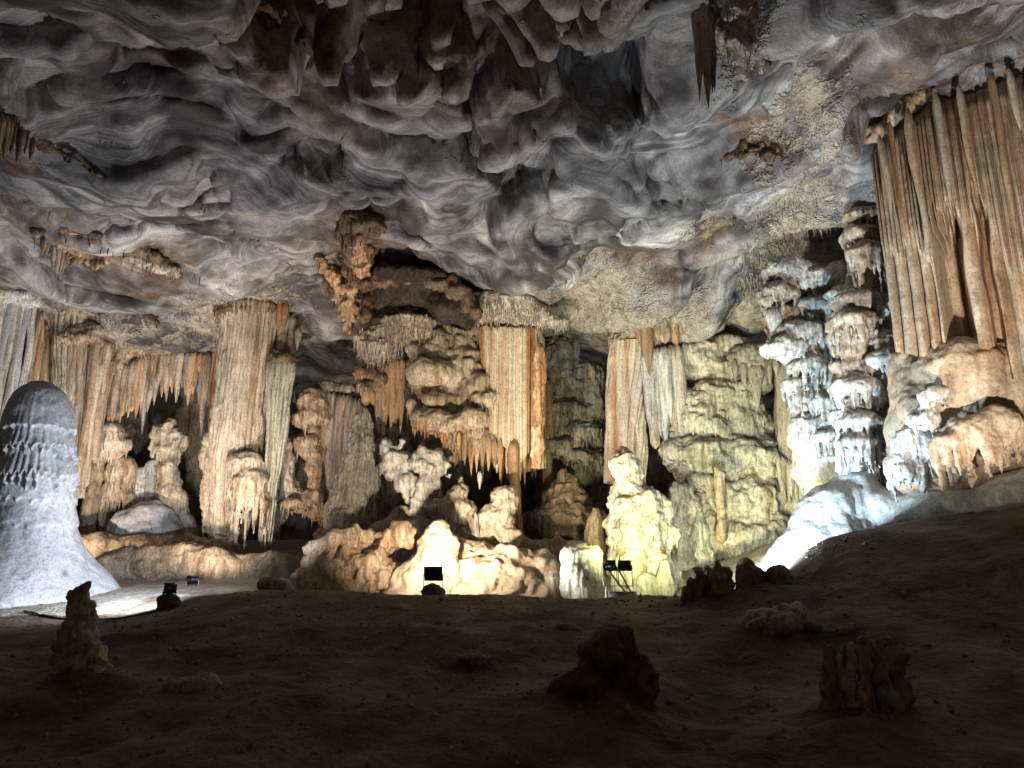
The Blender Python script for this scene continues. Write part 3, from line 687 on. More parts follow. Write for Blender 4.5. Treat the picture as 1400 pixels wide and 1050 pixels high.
lumpy('head', t, [('c', 226, 588, 13, 240, 605, 15), ('c', 215, 600, 8, 208, 620, 5), ('c', 246, 608, 8, 236, 640, 8), ('c', 228, 615, 9, 228, 645, 10)], 28, 'cream', fr=20, seed=10, knob=(.07, .2), lump=(.14, .4))
lumpy('foot', t, [('c', 232, 645, 14, 234, 695, 16), ('c', 222, 670, 7, 218, 700, 5), ('c', 245, 680, 9, 262, 735, 12)], 28, 'cream', fr=24, L=(.2, .5), seed=11)
blob_solo('flowstone_dome', 'low smooth blue-grey flowstone dome on the alcove floor', 'flowstone', [('e', 198, 735, 52, 48)], 27.6, 'bluegrey', (198, 755, 27.6), seed=12, flute=(.02, .3), knob=(.01, .2))
blob_solo('rock_ledge', 'flat-topped brown ledge under the smooth blue-grey dome', 'rock', [('c', 60, 748, 20, 250, 750, 17, -.4, -.4), ('c', 80, 765, 22, 240, 765, 18)], 26.6, 'earth', (160, 785, 26.5), seed=13, flute=(.03, .3), lump=(.1, 1.2))
blob_solo('rock_ledge', 'long rounded brown ledge lying below the tall fluted column', 'rock', [('c', 150, 778, 24, 260, 772, 26), ('c', 260, 772, 26, 390, 785, 22), ('c', 380, 782, 20, 430, 790, 14)], 24.2, 'earth', (280, 800, 24), seed=14, flute=(.04, .4), lump=(.14, 1.0), h=.07)
blob_solo('rock_lump', 'smooth cream rock lump curled at the foot of the tall fluted column', 'rock', [('c', 258, 738, 10, 275, 746, 9), ('c', 270, 748, 9, 312, 744, 9), ('e', 300, 740, 10, 12), ('c', 312, 744, 8, 335, 748, 5)], 26.2, 'cream', (290, 758, 26.2), seed=15, k=.1, h=.05, flute=(.04, .2), lump=(.1, .4))
blob_solo('boulder', 'small rounded boulder on the crest beside the cream flowstone base', 'rock', [('e', 370, 800, 19, 14), ('e', 382, 808, 14, 10)], 18.6, 'earth', (372, 812, 18.6), seed=16)

# the tall fluted column
t = thing('fluted_column', 'tall cream fluted column with dark fringed cap and dripping skirt', 'column', P(325, 750, 26.6))
V, F, N = column([(340, 415, 42), (340, 432, 40), (340, 450, 36), (334, 520, 36), (326, 600, 37), (322, 640, 36), (315, 700, 28), (310, 745, 20)], 26.8, n=30, amp=.13, lump=(.05, .5), seed=3, nt=280, depth=.85)
part('shaft', V, F, M['cream'], t)
lumpy('cap', t, [('e', 340, 422, 46, 10), ('e', 338, 432, 42, 8)], 26.8, 'brown', fr=130, L=(.15, .45), r=(.03, .06), seed=17, nz=(-1, -.2), frmat='tan')
lumpy('skirt', t, [('t', 338, 632, 26, 14, 34, -.7), ('t', 342, 655, 27, 14, 46, -.8), ('t', 344, 680, 25, 16, 60, -.8)], 26.8, 'cream', seed=18, k=.15, h=.05, fr=60, L=(.4, 1.0))
lumpy('side_lumps', t, [('e', 289, 600, 12, 12), ('e', 286, 622, 11, 14), ('c', 288, 635, 12, 288, 720, 13), ('e', 296, 560, 7, 18), ('e', 300, 520, 6, 30)], 26.9, 'cream', fr=20, seed=19, knob=(.07, .18))
t = thing('fluted_column', 'slender greenish column with domed head leaning against the tall cream column', 'column', P(372, 740, 26.3))
V, F, N = column([(384, 488, 8), (385, 496, 17), (384, 520, 17), (381, 570, 14), (374, 640, 11), (366, 705, 8), (362, 740, 7)], 26.3, n=12, amp=.14, lump=(.03, .5), seed=4, nt=120)
part('shaft', V, F, M['green'], t)
lumpy('head', t, [('e', 385, 492, 18, 10), ('e', 380, 484, 12, 7)], 26.3, 'brown', seed=20)
t = thing('stalactite_drapery', 'short grey drapery with orange tip on the roof above the slender column', 'stalactite', P(388, 410, 26.9))
curtain(t, [(374, 425, 26.8), (402, 430, 26.8)], [(374, 490, 26.8), (402, 490, 26.8)], 6, (4, 7), ['grey', 'tan'], 7, tip=.5)
spike('stalactite', t, 384, 408, 26.4, 52, 6, 'orange', 1); spike('stalactite', t, 391, 412, 26.3, 45, 6, 'orange', 2); spike('stalactite', t, 408, 448, 26.6, 34, 7, 'tan', 3)
t = thing('flowstone_block', 'knobbly cream flowstone joining the slender column to the stacked pillar', 'flowstone', P(390, 720, 27.2))
lumpy('body', t, [('e', 392, 640, 14, 30), ('c', 392, 660, 14, 372, 735, 8), ('c', 392, 668, 12, 425, 690, 12), ('e', 392, 612, 8, 16)], 27.2, 'cream', fr=30, seed=21, knob=(.06, .18))

# ------------------------------------------------------------------ big blue-grey stalagmite on the left
t = thing('stalagmite', 'huge rounded blue-grey stalagmite with drip-fringed tiers and a wide foot', 'stalagmite', P(48, 806, 20.6))
prof = np.array([(521, 2), (524, 14), (530, 23), (540, 32), (556, 38), (580, 40), (606, 41), (645, 46), (690, 52), (720, 59), (745, 70), (770, 90), (795, 116), (815, 134), (840, 145)], float)
yy = np.linspace(521, 840, 220); zz_ = np.array([P(48, v_, 20.6)[2] for v_ in yy]); rr_ = np.interp(yy, prof[:, 0], prof[:, 1])*np.array([mpp(v_, 20.6) for v_ in yy])
rr_ = np.convolve(np.pad(rr_, 4, 'edge'), np.ones(9)/9, 'valid'); rr_[:4] = np.interp(yy[:4], prof[:, 0], prof[:, 1])*mpp(525, 20.6)
th_ = np.arange(240)*2*math.pi/240; T_, R_ = np.meshgrid(th_, rr_); Z_ = np.repeat(zz_[:, None], 240, 1)
q_ = np.stack([np.cos(T_)*R_, np.sin(T_)*R_, Z_], -1).reshape(-1, 3); R_ = R_.ravel(); T_ = T_.ravel(); Z_ = Z_.ravel()
for y0, A_, fall, dl, nn in ((588, .10, .5, .06, 21), (612, .15, .45, .34, 33), (650, .16, .5, .38, 37), (684, .06, .6, .14, 23), (718, .045, .6, .10, 19)):
    z0_ = P(48, y0, 20.6)[2]+.14*noise(np.stack([np.cos(T_)*1.2, np.sin(T_)*1.2, T_*0+y0], 1))
    sp = np.abs(np.sin(T_*nn*.5+1.3*noise(np.stack([np.cos(T_)*4, np.sin(T_)*4, T_*0+y0], 1)))); ln_ = dl*(1-np.sqrt(sp))*(1.1+1.6*noise(np.stack([np.cos(T_)*5, np.sin(T_)*5, T_*0+y0*2], 1)))
    d_ = Z_-(z0_-np.clip(ln_, 0, 1)); R_ = R_+A_*np.exp(-np.maximum(d_, 0)/fall)*sstep(-.03, .02, d_)
R_ = R_+.06*fbm(q_*.9+2, 3)+.02*fbm(q_*4, 3)
V = np.stack([P(48, 700, 20.6)[0]+R_*np.cos(T_)-.05*(Z_-zz_.min()), 20.6+.9*R_*np.sin(T_), Z_], 1)
part('body', V, grid_faces(240, 220, True)[:, ::-1], M['bluegrey'], t)

# ------------------------------------------------------------------ CENTRE
t = thing('stacked_pillar', 'thin pillar of stacked mushroom-shaped lumps standing in a dark arch', 'column', P(428, 720, 27))
for i, pr in enumerate([[('e', 428, 552, 24, 20), ('e', 425, 572, 26, 14)], [('e', 422, 606, 20, 13), ('e', 426, 620, 17, 12)], [('c', 428, 590, 9, 428, 640, 9), ('c', 430, 640, 9, 434, 700, 12)], [('e', 410, 690, 30, 12), ('e', 425, 680, 18, 14)]]):
    lumpy(['lump', 'lump', 'stem', 'foot'][i], t, pr, 27, 'tan', fr=12, seed=40+i, knob=(.04, .18))
t = thing('arch_frame', 'grey rock arch framing the pillar of stacked lumps', 'rock', P(440, 530, 27.4))
lumpy('body', t, [('c', 405, 560, 7, 412, 535, 9), ('c', 412, 535, 9, 445, 528, 10), ('c', 445, 528, 10, 500, 545, 12)], 27.5, 'grey', seed=44)
t = thing('flowstone_curtain', 'weathered grey curtain beside the pillar of stacked lumps', 'flowstone', P(455, 720, 27.2))
curtain(t, [(444, 532, 27.3), (495, 545, 27)], [(440, 715, 27.3), (472, 700, 27)], 9, (4, 9), ['grey', 'grey', 'tan'], 8, tip=0, jit=.05)
t = thing('stalagmite', 'large cone-shaped grey stalagmite with broad knobbly foot', 'stalagmite', P(487, 730, 26))
V, F, N = column([(497, 555, 3), (497, 575, 12), (494, 610, 20), (490, 650, 29), (486, 690, 37), (484, 735, 42)], 26, n=16, amp=.05, lump=(.12, .6), seed=6, nt=160, knob=.06)
part('body', V, F, M['grey'], t)
lumpy('foot', t, [('e', 470, 705, 18, 10, -.5), ('c', 455, 715, 10, 500, 722, 10, -.7)], 26, 'grey', fr=20, seed=45, knob=(.06, .2))
t = thing('stalactite_drapery', 'pair of orange stalactite columns with lumpy dark brackets beside the white horned arch', 'stalactite', P(530, 480, 26.3))
curtain(t, [(514, 500, 26.3), (552, 488, 26.3)], [(520, 605, 26.3), (548, 595, 26.3)], 8, (5, 8), ['orange', 'orange', 'tan'], 9, tip=.5, jit=.1)
lumpy('bracket', t, [('e', 502, 508, 16, 12), ('e', 500, 530, 14, 8), ('e', 522, 520, 12, 12)], 26.2, 'brown', fr=14, seed=46, knob=(.06, .2), frmat='tan')
curtain(t, [(498, 530, 26.2), (510, 530, 26.2)], [(502, 556, 26.2), (516, 556, 26.2)], 3, (6, 7), ['orange'], 10, tip=0)

t = thing('hanging_rock', 'dark brown overhanging slab stained orange, hanging from the roof above the banded curtain', 'rock', P(575, 410, 25.5))
lumpy('slab', t, [('c', 505, 395, 20, 590, 398, 24), ('c', 590, 398, 24, 640, 430, 18), ('e', 560, 385, 60, 14, -.6), ('e', 620, 415, 34, 22, -.2), ('-e', 575, 436, 60, 22, -1.7, 1.3)], 25.4, 'blackish', seed=47, k=.3, lump=(.16, .7), knob=(.05, .2))
lumpy('orange_lip', t, [('c', 498, 385, 10, 560, 378, 11), ('c', 560, 378, 11, 620, 392, 12), ('c', 620, 392, 12, 652, 425, 9), ('c', 505, 390, 9, 500, 430, 8, .3)], 24.5, 'brown', seed=247, knob=(.05, .15), lump=(.12, .4))
lumpy('crust', t, [('c', 500, 462, 16, 550, 452, 17), ('e', 515, 476, 26, 15), ('e', 560, 440, 34, 9), ('e', 575, 455, 24, 14, .2)], 25.8, 'crust', fr=420, L=(.15, .5), r=(.025, .05), seed=48, nz=(-1, .1), knob=(.05, .12))
t = thing('hanging_rock', 'rust-coloured twisted root of rock hanging beside the dark overhanging slab', 'rock', P(485, 330, 22))
lumpy('body', t, hug([('e', 488, 305, 28, 18), ('c', 485, 318, 15, 490, 375, 16), ('c', 488, 370, 17, 480, 400, 17), ('c', 462, 380, 12, 468, 398, 15), ('e', 508, 312, 20, 12), ('e', 500, 345, 14, 16), ('e', 475, 395, 28, 16)], 22, .25), 22, 'brown', fr=40, seed=49, knob=(.05, .22), lump=(.16, .6))
lumpy('orange_tongue', t, hug([('c', 490, 330, 8, 494, 372, 12), ('c', 460, 385, 7, 434, 350, 4), ('c', 486, 372, 10, 478, 415, 12), ('c', 462, 392, 9, 470, 425, 6), ('c', 478, 412, 11, 477, 450, 5)], 22, .6), 22, 'orange', fr=50, seed=50, knob=(.08, .15), lump=(.15, .35))

t = thing('flowstone_cascade', 'cream stack of overhanging flowstone lumps ending in orange stalactites', 'flowstone', P(610, 650, 25.6))
tiers = [[('e', 585, 482, 24, 18, .3), ('e', 570, 470, 12, 14, .4), ('e', 620, 492, 24, 14, .5)],
         [('e', 590, 512, 34, 20), ('e', 620, 505, 22, 20, .2), ('e', 575, 505, 18, 12, -.1)],
         [('e', 592, 545, 14, 9, -.3), ('c', 640, 500, 10, 638, 560, 12, 0), ('e', 655, 525, 20, 16, -.1), ('e', 665, 545, 20, 14, -.3)],
         [('e', 588, 575, 30, 18, -.2), ('e', 618, 580, 26, 16, -.4), ('e', 645, 575, 24, 18, -.5), ('c', 562, 555, 7, 570, 575, 9, -.1)],
         [('e', 622, 600, 22, 14, 0), ('e', 655, 600, 24, 18, -.3)]]
lumpy('core', t, [('c', 585, 440, 24, 580, 520, 22, .7), ('c', 600, 455, 28, 612, 600, 32, .6), ('c', 640, 470, 26, 645, 600, 28, .5), ('e', 660, 500, 22, 30, .4)], 25.8, 'tan', fr=30, seed=256, knob=(.06, .2), lump=(.16, .5))
for i, pr in enumerate(tiers):
    lumpy('tier', t, pr, 25.7, 'cream', fr=(10, 14, 40, 60, 40)[i], L=(.15, .5), seed=51+i, knob=(.022, .2), lump=(.11, .8), frmat='orange' if i > 2 else 'cream')
for i, (x_, y_, l_, r_) in enumerate([(628, 590, 30, 6), (636, 590, 48, 6), (645, 592, 60, 6), (652, 595, 52, 6), (660, 590, 72, 6), (668, 595, 50, 6), (676, 600, 40, 7), (615, 588, 28, 6), (606, 586, 22, 6), (684, 600, 58, 6)]):
    spike('stalactite', t, x_, y_, 25.1, l_, r_, ['orange', 'tan', 'orange'][i % 3], i)
t = thing('banded_curtain', 'broad hanging curtain banded in cream and orange with a beaded edge', 'flowstone', P(700, 660, 25.4))
V, F = pleats([(648, 440, 25.7), (665, 440, 25.3), (700, 440, 25.1), (744, 440, 25.3)], [(652, 575, 25.7), (660, 600, 25.5), (672, 585, 25.3), (684, 630, 25.2), (698, 610, 25.1), (708, 640, 25.1), (722, 615, 25.2), (734, 640, 25.3)], 10, .16, seed=9, nu=260, nz=110, k2=.5, rise=.04, round_=.3)
part('sheet', V, F, M['banded'], t)
V, F = pleats([(744, 440, 26.2), (700, 440, 26.0), (652, 440, 26.2)], [(734, 640, 26.2), (700, 650, 26.0), (656, 600, 26.2)], 7, .16, seed=10, nu=140, nz=60); part('back_sheet', V, F, M['orange'], t)
V, F, N = column([(737, 470, 8), (738, 500, 8), (736, 600, 8), (732, 640, 5)], 25.0, n=5, amp=.02, lump=(.06, .16), seed=8, nt=48, knob=.03)
part('beaded_edge', V, F, M['banded'], t)
curtain(t, [(655, 560, 25.75), (690, 570, 25.4), (730, 560, 25.5)], [(658, 640, 25.75), (690, 672, 25.4), (726, 668, 25.5)], 12, (4, 7), ['orange', 'banded', 'banded'], 11, tip=1, jit=.35, name='stalactite', head=9)
V, F = drape(P(702, 600, 25.1), P(707, 750, 25.1), .2, .16, 5, tip=False); part('thin_pillar', V, F, M['orange'], t)
hang = lumpy('cap', t, [('c', 660, 425, 18, 735, 432, 14), ('e', 690, 415, 40, 16), ('c', 725, 440, 10, 770, 442, 8, .2)], 25.4, 'crust', fr=380, L=(.12, .38), r=(.025, .045), seed=57, nz=(-1, .15), knob=(.05, .12))

t = thing('horned_flowstone', 'smooth white horned flowstone arch standing over dark hollows', 'flowstone', P(570, 720, 24.8))
lumpy('left_lobe', t, [('c', 527, 600, 4, 530, 614, 9), ('c', 549, 603, 3, 545, 618, 6), ('c', 530, 616, 10, 532, 642, 11), ('c', 534, 640, 12, 556, 662, 12), ('e', 546, 632, 18, 16), ('c', 556, 660, 11, 572, 690, 12)], 24.9, 'white', seed=58, flute=(.05, .22), knob=(.03, .2), lump=(.12, .4), k=.14, fr=10, L=(.1, .2))
lumpy('right_lobe', t, [('e', 572, 632, 20, 14), ('e', 592, 632, 20, 18, .1), ('c', 596, 640, 14, 614, 652, 4), ('c', 590, 650, 16, 580, 700, 14, 0), ('c', 580, 690, 16, 566, 745, 28)], 24.8, 'white', seed=258, flute=(.06, .22), knob=(.03, .2), lump=(.14, .45), k=.16, fr=16, L=(.1, .25))
t = thing('stalagmite', 'curled brown stalagmite stub beside the dark hollow of the white horned arch', 'stalagmite', P(545, 720, 24.3))
lumpy('body', t, [('c', 546, 700, 9, 540, 712, 9), ('c', 540, 712, 10, 500, 735, 12), ('c', 552, 695, 7, 556, 705, 7)], 24.3, 'tan', seed=59, k=.12)

t = thing('stalagmite_cluster', 'bright cluster of pointed and blocky stalagmites under the orange stalactites', 'stalagmite', P(650, 770, 24))
lumpy('pointed_stalagmite', t, [('c', 630, 657, 6, 622, 690, 22), ('e', 618, 700, 30, 20), ('c', 625, 700, 20, 635, 750, 20)], 24.2, 'cream', fr=20, seed=60, knob=(.05, .22), lump=(.12, .5))
lumpy('blocky_stalagmite', t, [('e', 690, 680, 20, 16), ('e', 680, 710, 26, 20), ('e', 688, 740, 26, 18), ('e', 660, 745, 16, 16), ('c', 665, 705, 14, 650, 735, 14)], 24.1, 'cream', fr=40, seed=61, knob=(.05, .2), lump=(.12, .5))
spike('drip_column', t, 656, 645, 24.6, 24, 5, 'white', 4)
V, F = drape(P(652, 700, 23.7), P(654, 765, 23.7), .06, .1, 9, tip=False); part('drip_column', V, F, M['white'], t)
blob_solo('flowstone_mound', 'wide smooth cream flowstone mound under the bright stalagmite cluster', 'flowstone', [('e', 665, 800, 90, 48), ('e', 720, 790, 50, 34, -.3), ('e', 640, 790, 50, 46, .1), ('c', 560, 815, 30, 770, 818, 20, -.6)], 23, 'smooth', (660, 815, 22), seed=62, flute=(.07, .22), knob=(.035, .25), h=.06, lump=(.20, .6))
blob_solo('stalagmite', 'smooth white knob-shaped stalagmite glaring directly behind the lone floodlight', 'stalagmite', [('e', 600, 735, 21, 20), ('c', 600, 740, 22, 598, 800, 38), ('c', 590, 770, 28, 560, 815, 36)], 22, 'smooth', (598, 815, 21.6), seed=63, flute=(.05, .2), knob=(.025, .2), lump=(.11, .5))
blob_solo('boulder', 'big brown split boulder left of the white knob-shaped stalagmite', 'rock', [('c', 440, 735, 10, 425, 800, 26), ('e', 470, 770, 34, 42), ('e', 505, 790, 45, 34), ('c', 520, 745, 14, 560, 730, 12, .4), ('c', 455, 760, 22, 470, 810, 40), ('c', 480, 735, 12, 530, 742, 10, .4), ('-c', 436, 760, 5, 446, 820, 9, -1.2)], 22.4, 'tan', (480, 812, 22), seed=64, flute=(.08, .25), knob=(.04, .25), lump=(.22, .6))
t = thing('flowstone_wall', 'recessed brown dripstone wall behind a dark cone-shaped mound', 'flowstone', P(780, 730, 29.5))
lumpy('body', t, [('c', 765, 480, 26, 760, 620, 40), ('c', 800, 520, 30, 800, 640, 40), ('c', 775, 540, 36, 780, 660, 44), ('t', 770, 560, 34, 12, 20, -.8), ('t', 800, 590, 30, 12, 24, -.9), ('t', 760, 610, 30, 12, 24, -1), ('t', 795, 625, 30, 10, 20, -1.2)], 30, 'grey', fr=120, L=(.2, .6), seed=65, k=.2, h=.07, knob=(.07, .2), flute=(.12, .2))
lumpy('cone_mound', t, [('c', 772, 655, 14, 775, 715, 52, -1.5), ('e', 775, 715, 62, 22, -1.6)], 29, 'earth', fr=0, seed=66, flute=(.08, .2), lump=(.14, .5))
curtain(t, [(742, 520, 28.6), (752, 520, 28.6)], [(735, 690, 28.6), (748, 680, 28.6)], 4, (4, 6), ['tan', 'orange'], 12, tip=.3)
blob_solo('flowstone_shelf', 'low tan flowstone shelf with a knob between banded curtain foot and green stub', 'flowstone', [('c', 715, 752, 14, 790, 755, 16), ('c', 710, 735, 6, 722, 752, 10), ('c', 762, 730, 4, 762, 748, 10), ('c', 740, 762, 14, 800, 765, 14)], 24.6, 'tan', (750, 770, 24.4), seed=67, k=.15)
stump('stalagmite', 'small pointed tan stalagmite behind the pale green stub', [(815, 695, 2), (815, 705, 8), (813, 730, 13), (812, 760, 16)], 24.8, 'tan', n=8, amp=.03, seed=9, nt=60)
stump('stalagmite', 'stubby brown post beside the pale green stub at the crest', [(756, 783, 4), (756, 787, 9), (757, 800, 10), (757, 822, 11)], 20.8, 'tan', n=8, amp=.02, seed=10, nt=50)
blob_solo('stalagmite_stub', 'pale green flat-topped stalagmite stub streaked with drips', 'stalagmite', [('c', 795, 768, 26, 797, 830, 32), ('e', 795, 757, 29, 9), ('c', 780, 775, 14, 778, 830, 15), ('c', 815, 772, 12, 816, 830, 15)], 20.8, 'green', (796, 825, 20.8), seed=68, k=.12, h=.045, flute=(.05, .12))

# ------------------------------------------------------------------ RIGHT OF CENTRE
t = thing('banded_column', 'cream and orange banded column with broad crusty cap', 'column', P(860, 650, 26.6))
V, F, N = column([(858, 470, 22), (858, 490, 27), (857, 560, 27), (856, 620, 27), (854, 660, 26)], 26.8, n=16, amp=.13, lump=(.05, .7), seed=11, nt=180, knob=.008)
part('shaft', V, F, M['banded'], t)
lumpy('cap', t, [('c', 850, 468, 20, 910, 452, 28), ('e', 900, 438, 42, 20), ('c', 930, 450, 16, 950, 470, 12)], 26.9, 'crust', fr=160, L=(.15, .4), seed=69, knob=(.06, .15))
curtain(t, [(872, 425, 26.3), (940, 425, 26.3)], [(880, 490, 26.2), (935, 480, 26.2)], 10, (6, 10), ['orange', 'tan', 'cream'], 13, tip=.6, jit=.2)
V, F = drape(P(882, 420, 26.1), P(888, 520, 26), .32, .12, 15); part('stalactite', V, F, M['orange'], t)
t = thing('stalactite', 'long pale fluted stalactite sheaf beside the banded column', 'stalactite', P(905, 470, 26.2))
curtain(t, [(882, 478, 26.2), (930, 470, 26.2)], [(900, 630, 26), (918, 620, 26)], 9, (6, 10), ['white', 'cream', 'white'], 14, tip=.8, jit=.22)
t = thing('flowstone_cascade', 'tall yellowish cascade of drip-fringed flowstone terraces', 'flowstone', P(1000, 780, 26.4))
casc = [[('e', 965, 500, 44, 26, .6), ('e', 1000, 520, 50, 30, .5), ('c', 935, 480, 16, 1050, 490, 16, .8), ('e', 980, 485, 60, 16, .8)],
        [('t', 950, 560, 40, 22, 22, 0), ('t', 990, 545, 46, 26, 20, .1), ('e', 1010, 580, 44, 30, .2), ('e', 960, 590, 52, 26, .2)],
        [('t', 950, 618, 48, 22, 22, -.3), ('t', 1010, 625, 50, 22, 24, -.2), ('e', 980, 640, 60, 28, 0), ('e', 1050, 640, 40, 26, 0)],
        [('t', 960, 665, 40, 18, 24, -.5), ('t', 1035, 672, 38, 18, 24, -.4), ('t', 1080, 690, 30, 20, 24, -.4), ('e', 1010, 690, 70, 34, 0)],
        [('t', 960, 715, 32, 20, 26, -.8), ('t', 1040, 722, 44, 20, 24, -.7), ('e', 1020, 740, 80, 40, -.2), ('c', 952, 720, 24, 958, 780, 30, -.6)],
        [('e', 1022, 742, 13, 15, -1.5), ('e', 1075, 728, 26, 22, -.9), ('c', 1000, 770, 34, 1060, 770, 28, -.5)]]
for i, pr in enumerate(casc):
    lumpy('terrace', t, pr, 26.6, 'yellow', fr=40, L=(.12, .35), seed=70+i, k=.3, h=.06, knob=(.03, .16), lump=(.16, .7), flute=(.09, .18))
tier_wall(t, [(535, 935, 1015), (568, 925, 1020), (602, 925, 1060), (640, 930, 1080), (676, 940, 1095), (708, 990, 1090), (745, 985, 1080)], 26.1, ['yellow', 'yellow', 'cream', 'yellow'], 400, rx=(12, 22), ln=(14, 30), bow=.3, h=.052)
curtain(t, [(930, 468, 26.3), (1010, 478, 26.5)], [(930, 505, 26.3), (1005, 520, 26.5)], 14, (4, 8), ['cream', 'tan', 'cream'], 15, tip=1, jit=.4, name='stalactite')
lumpy('standing_lump', t, [('c', 950, 690, 10, 955, 775, 22, -1.6), ('c', 935, 730, 8, 945, 770, 14, -1.7)], 26.4, 'green', fr=20, seed=77, flute=(.06, .14))
lumpy('standing_lump', t, [('c', 988, 650, 5, 986, 735, 9, -2.0), ('c', 978, 640, 3, 984, 690, 6, -2.0)], 26.4, 'tan', fr=0, seed=78, flute=(.04, .14))
t = thing('stalactite', 'pointed pale stalactites hanging before the tall dark slot', 'stalactite', P(1035, 480, 26))
lumpy('root', t, [('c', 1010, 485, 14, 1060, 485, 14), ('e', 1032, 498, 22, 14)], 26, 'cream', fr=40, seed=79)
for i, (x_, y_, l_, r_) in enumerate([(1031, 495, 66, 15), (1015, 495, 40, 8), (1050, 492, 36, 8), (1042, 490, 48, 7), (1004, 490, 36, 6), (1060, 490, 28, 6)]): spike('stalactite', t, x_, y_, 25.8, l_, r_, 'cream', 10+i)
t = thing('flowstone_pillar', 'smooth cream pillar between the dark slot and the white cascade', 'column', P(1085, 700, 26))
V, F, N = column([(1080, 480, 24), (1080, 520, 21), (1083, 580, 22), (1085, 650, 26), (1085, 710, 28)], 26.2, n=9, amp=.05, lump=(.06, .6), seed=12, nt=120)
part('shaft', V, F, M['cream'], t)
curtain(t, [(1062, 620, 25.6), (1100, 640, 25.6)], [(1062, 690, 25.4), (1100, 690, 25.4)], 8, (4, 6), ['yellow'], 16, tip=.5, name='organ_pipe')

t = thing('stalagmite', 'massive brightly lit yellow-green stalagmite with a small round hole, behind the twin floodlight', 'stalagmite', P(878, 818, 22.4))
lumpy('body', t, [('e', 858, 632, 16, 18), ('c', 856, 640, 18, 858, 690, 26), ('e', 880, 700, 34, 28), ('c', 870, 700, 36, 872, 770, 40), ('e', 900, 735, 26, 24), ('c', 878, 780, 42, 880, 830, 46), ('-e', 893, 747, 6, 6, -1.2, .5), ('c', 915, 780, 10, 915, 825, 12, -.3)], 22.6, 'yellow', fr=14, seed=80, knob=(.05, .2), lump=(.14, .55), h=.05)
lumpy('green_foot', t, [('c', 910, 775, 8, 912, 815, 14), ('c', 880, 800, 16, 885, 825, 20), ('c', 845, 790, 10, 848, 825, 14)], 21.6, 'green', seed=81, flute=(.05, .14))
t = thing('stalagmite', 'shadowed grey stalagmite behind the massive yellow-green one', 'stalagmite', P(935, 800, 24.4))
lumpy('body', t, [('c', 925, 665, 8, 930, 720, 20), ('e', 935, 690, 18, 24), ('c', 930, 720, 18, 935, 800, 20)], 24.4, 'grey', seed=82, knob=(.06, .2))

# ------------------------------------------------------------------ RIGHT: white cascade, mound, great curtain
t = thing('flowstone_cascade', 'white tiered cascade of dripping mushroom shelves above the bright slope', 'flowstone', P(1180, 660, 19.6))
tcol = [(1182, 258, 24, 10, 22, 'peach', -.2), (1180, 296, 27, 10, 20, 'cream', -.2), (1178, 322, 30, 11, 36, 'cream', -.2), (1186, 344, 25, 12, 58, 'cream', -.5), (1172, 412, 34, 13, 34, 'white', -.2), (1214, 418, 32, 12, 24, 'white', -.1),
        (1166, 440, 34, 12, 50, 'cream', -.5), (1215, 470, 34, 14, 30, 'white', -.2), (1210, 495, 32, 16, 34, 'white', -.5), (1180, 500, 30, 12, 20, 'white', 0), (1168, 530, 34, 14, 34, 'white', -.4), (1210, 545, 30, 14, 24, 'white', -.2), (1172, 578, 30, 12, 26, 'white', -.6), (1214, 585, 28, 14, 24, 'white', -.1),
        (1168, 605, 26, 10, 40, 'white', -.7), (1225, 618, 28, 14, 34, 'white', 0)]
for i, (x_, y_, rx, ry, ln, mt, dy) in enumerate(tcol):
    V, F, N = blob([('t', x_, y_, rx, ry, ln, dy), ('e', x_, y_-3, rx*.8, ry, dy), ('c', x_, y_, rx*.62, x_, y_+ln*.8, rx*.5, dy+.25)], 19.4, k=.1, h=.04, flute=(.03, .10), knob=(.010, .12), lump=(.05, .4), seed=90+i)
    part('tier', V, F, M[mt], t)
tier_wall(t, [(405, 1150, 1250), (436, 1152, 1250), (466, 1150, 1262), (500, 1150, 1262), (532, 1150, 1264), (566, 1150, 1262), (600, 1150, 1256), (630, 1150, 1250)], 19.5, ['white', 'white', 'white', 'pale'], 320)
lumpy('core', t, [('c', 1250, 470, 22, 1252, 650, 26, .2), ('c', 1180, 250, 20, 1180, 640, 26, .5), ('c', 1210, 420, 22, 1225, 650, 26, .5)], 19.5, 'white', seed=110)
for i, (x_, y0, y1, r_) in enumerate([(1192, 560, 660, .09), (1160, 560, 655, .11), (1200, 590, 640, .07), (1146, 590, 650, .09)]):
    V, F = drape(P(x_, y0, 18.7), P(x_, y1, 18.9), r_, r_*1.2, i, tip=False); part('drip_column', V, F, M['white'], t)
t = thing('flowstone_cascade', 'ragged blue-white shelf cluster hanging over the cream pillar', 'flowstone', P(1090, 560, 21))
tier_wall(t, [(388, 1062, 1150), (420, 1078, 1160), (452, 1082, 1160), (486, 1092, 1160), (520, 1090, 1160), (556, 1100, 1160), (592, 1110, 1160)], 20.7, ['white', 'white', 'crust', 'white'], 300)
tl = [(1075, 372, 34, 20, 24, 'white', 0), (1110, 385, 32, 16, 26, 'white', -.1), (1062, 400, 28, 12, 40, 'crust', -.2), (1068, 430, 24, 12, 46, 'tan', -.1), (1112, 420, 32, 12, 28, 'white', -.2), (1090, 455, 32, 16, 20, 'white', -.4), (1072, 475, 30, 14, 16, 'white', -.5), (1125, 465, 24, 14, 34, 'white', 0),
      (1105, 500, 26, 12, 50, 'white', -.2), (1090, 525, 20, 10, 46, 'white', -.1), (1120, 545, 30, 26, 20, 'tan', .2), (1105, 580, 24, 14, 24, 'white', .1), (1140, 385, 18, 12, 60, 'white', 0), (1140, 430, 20, 12, 44, 'white', -.2)]
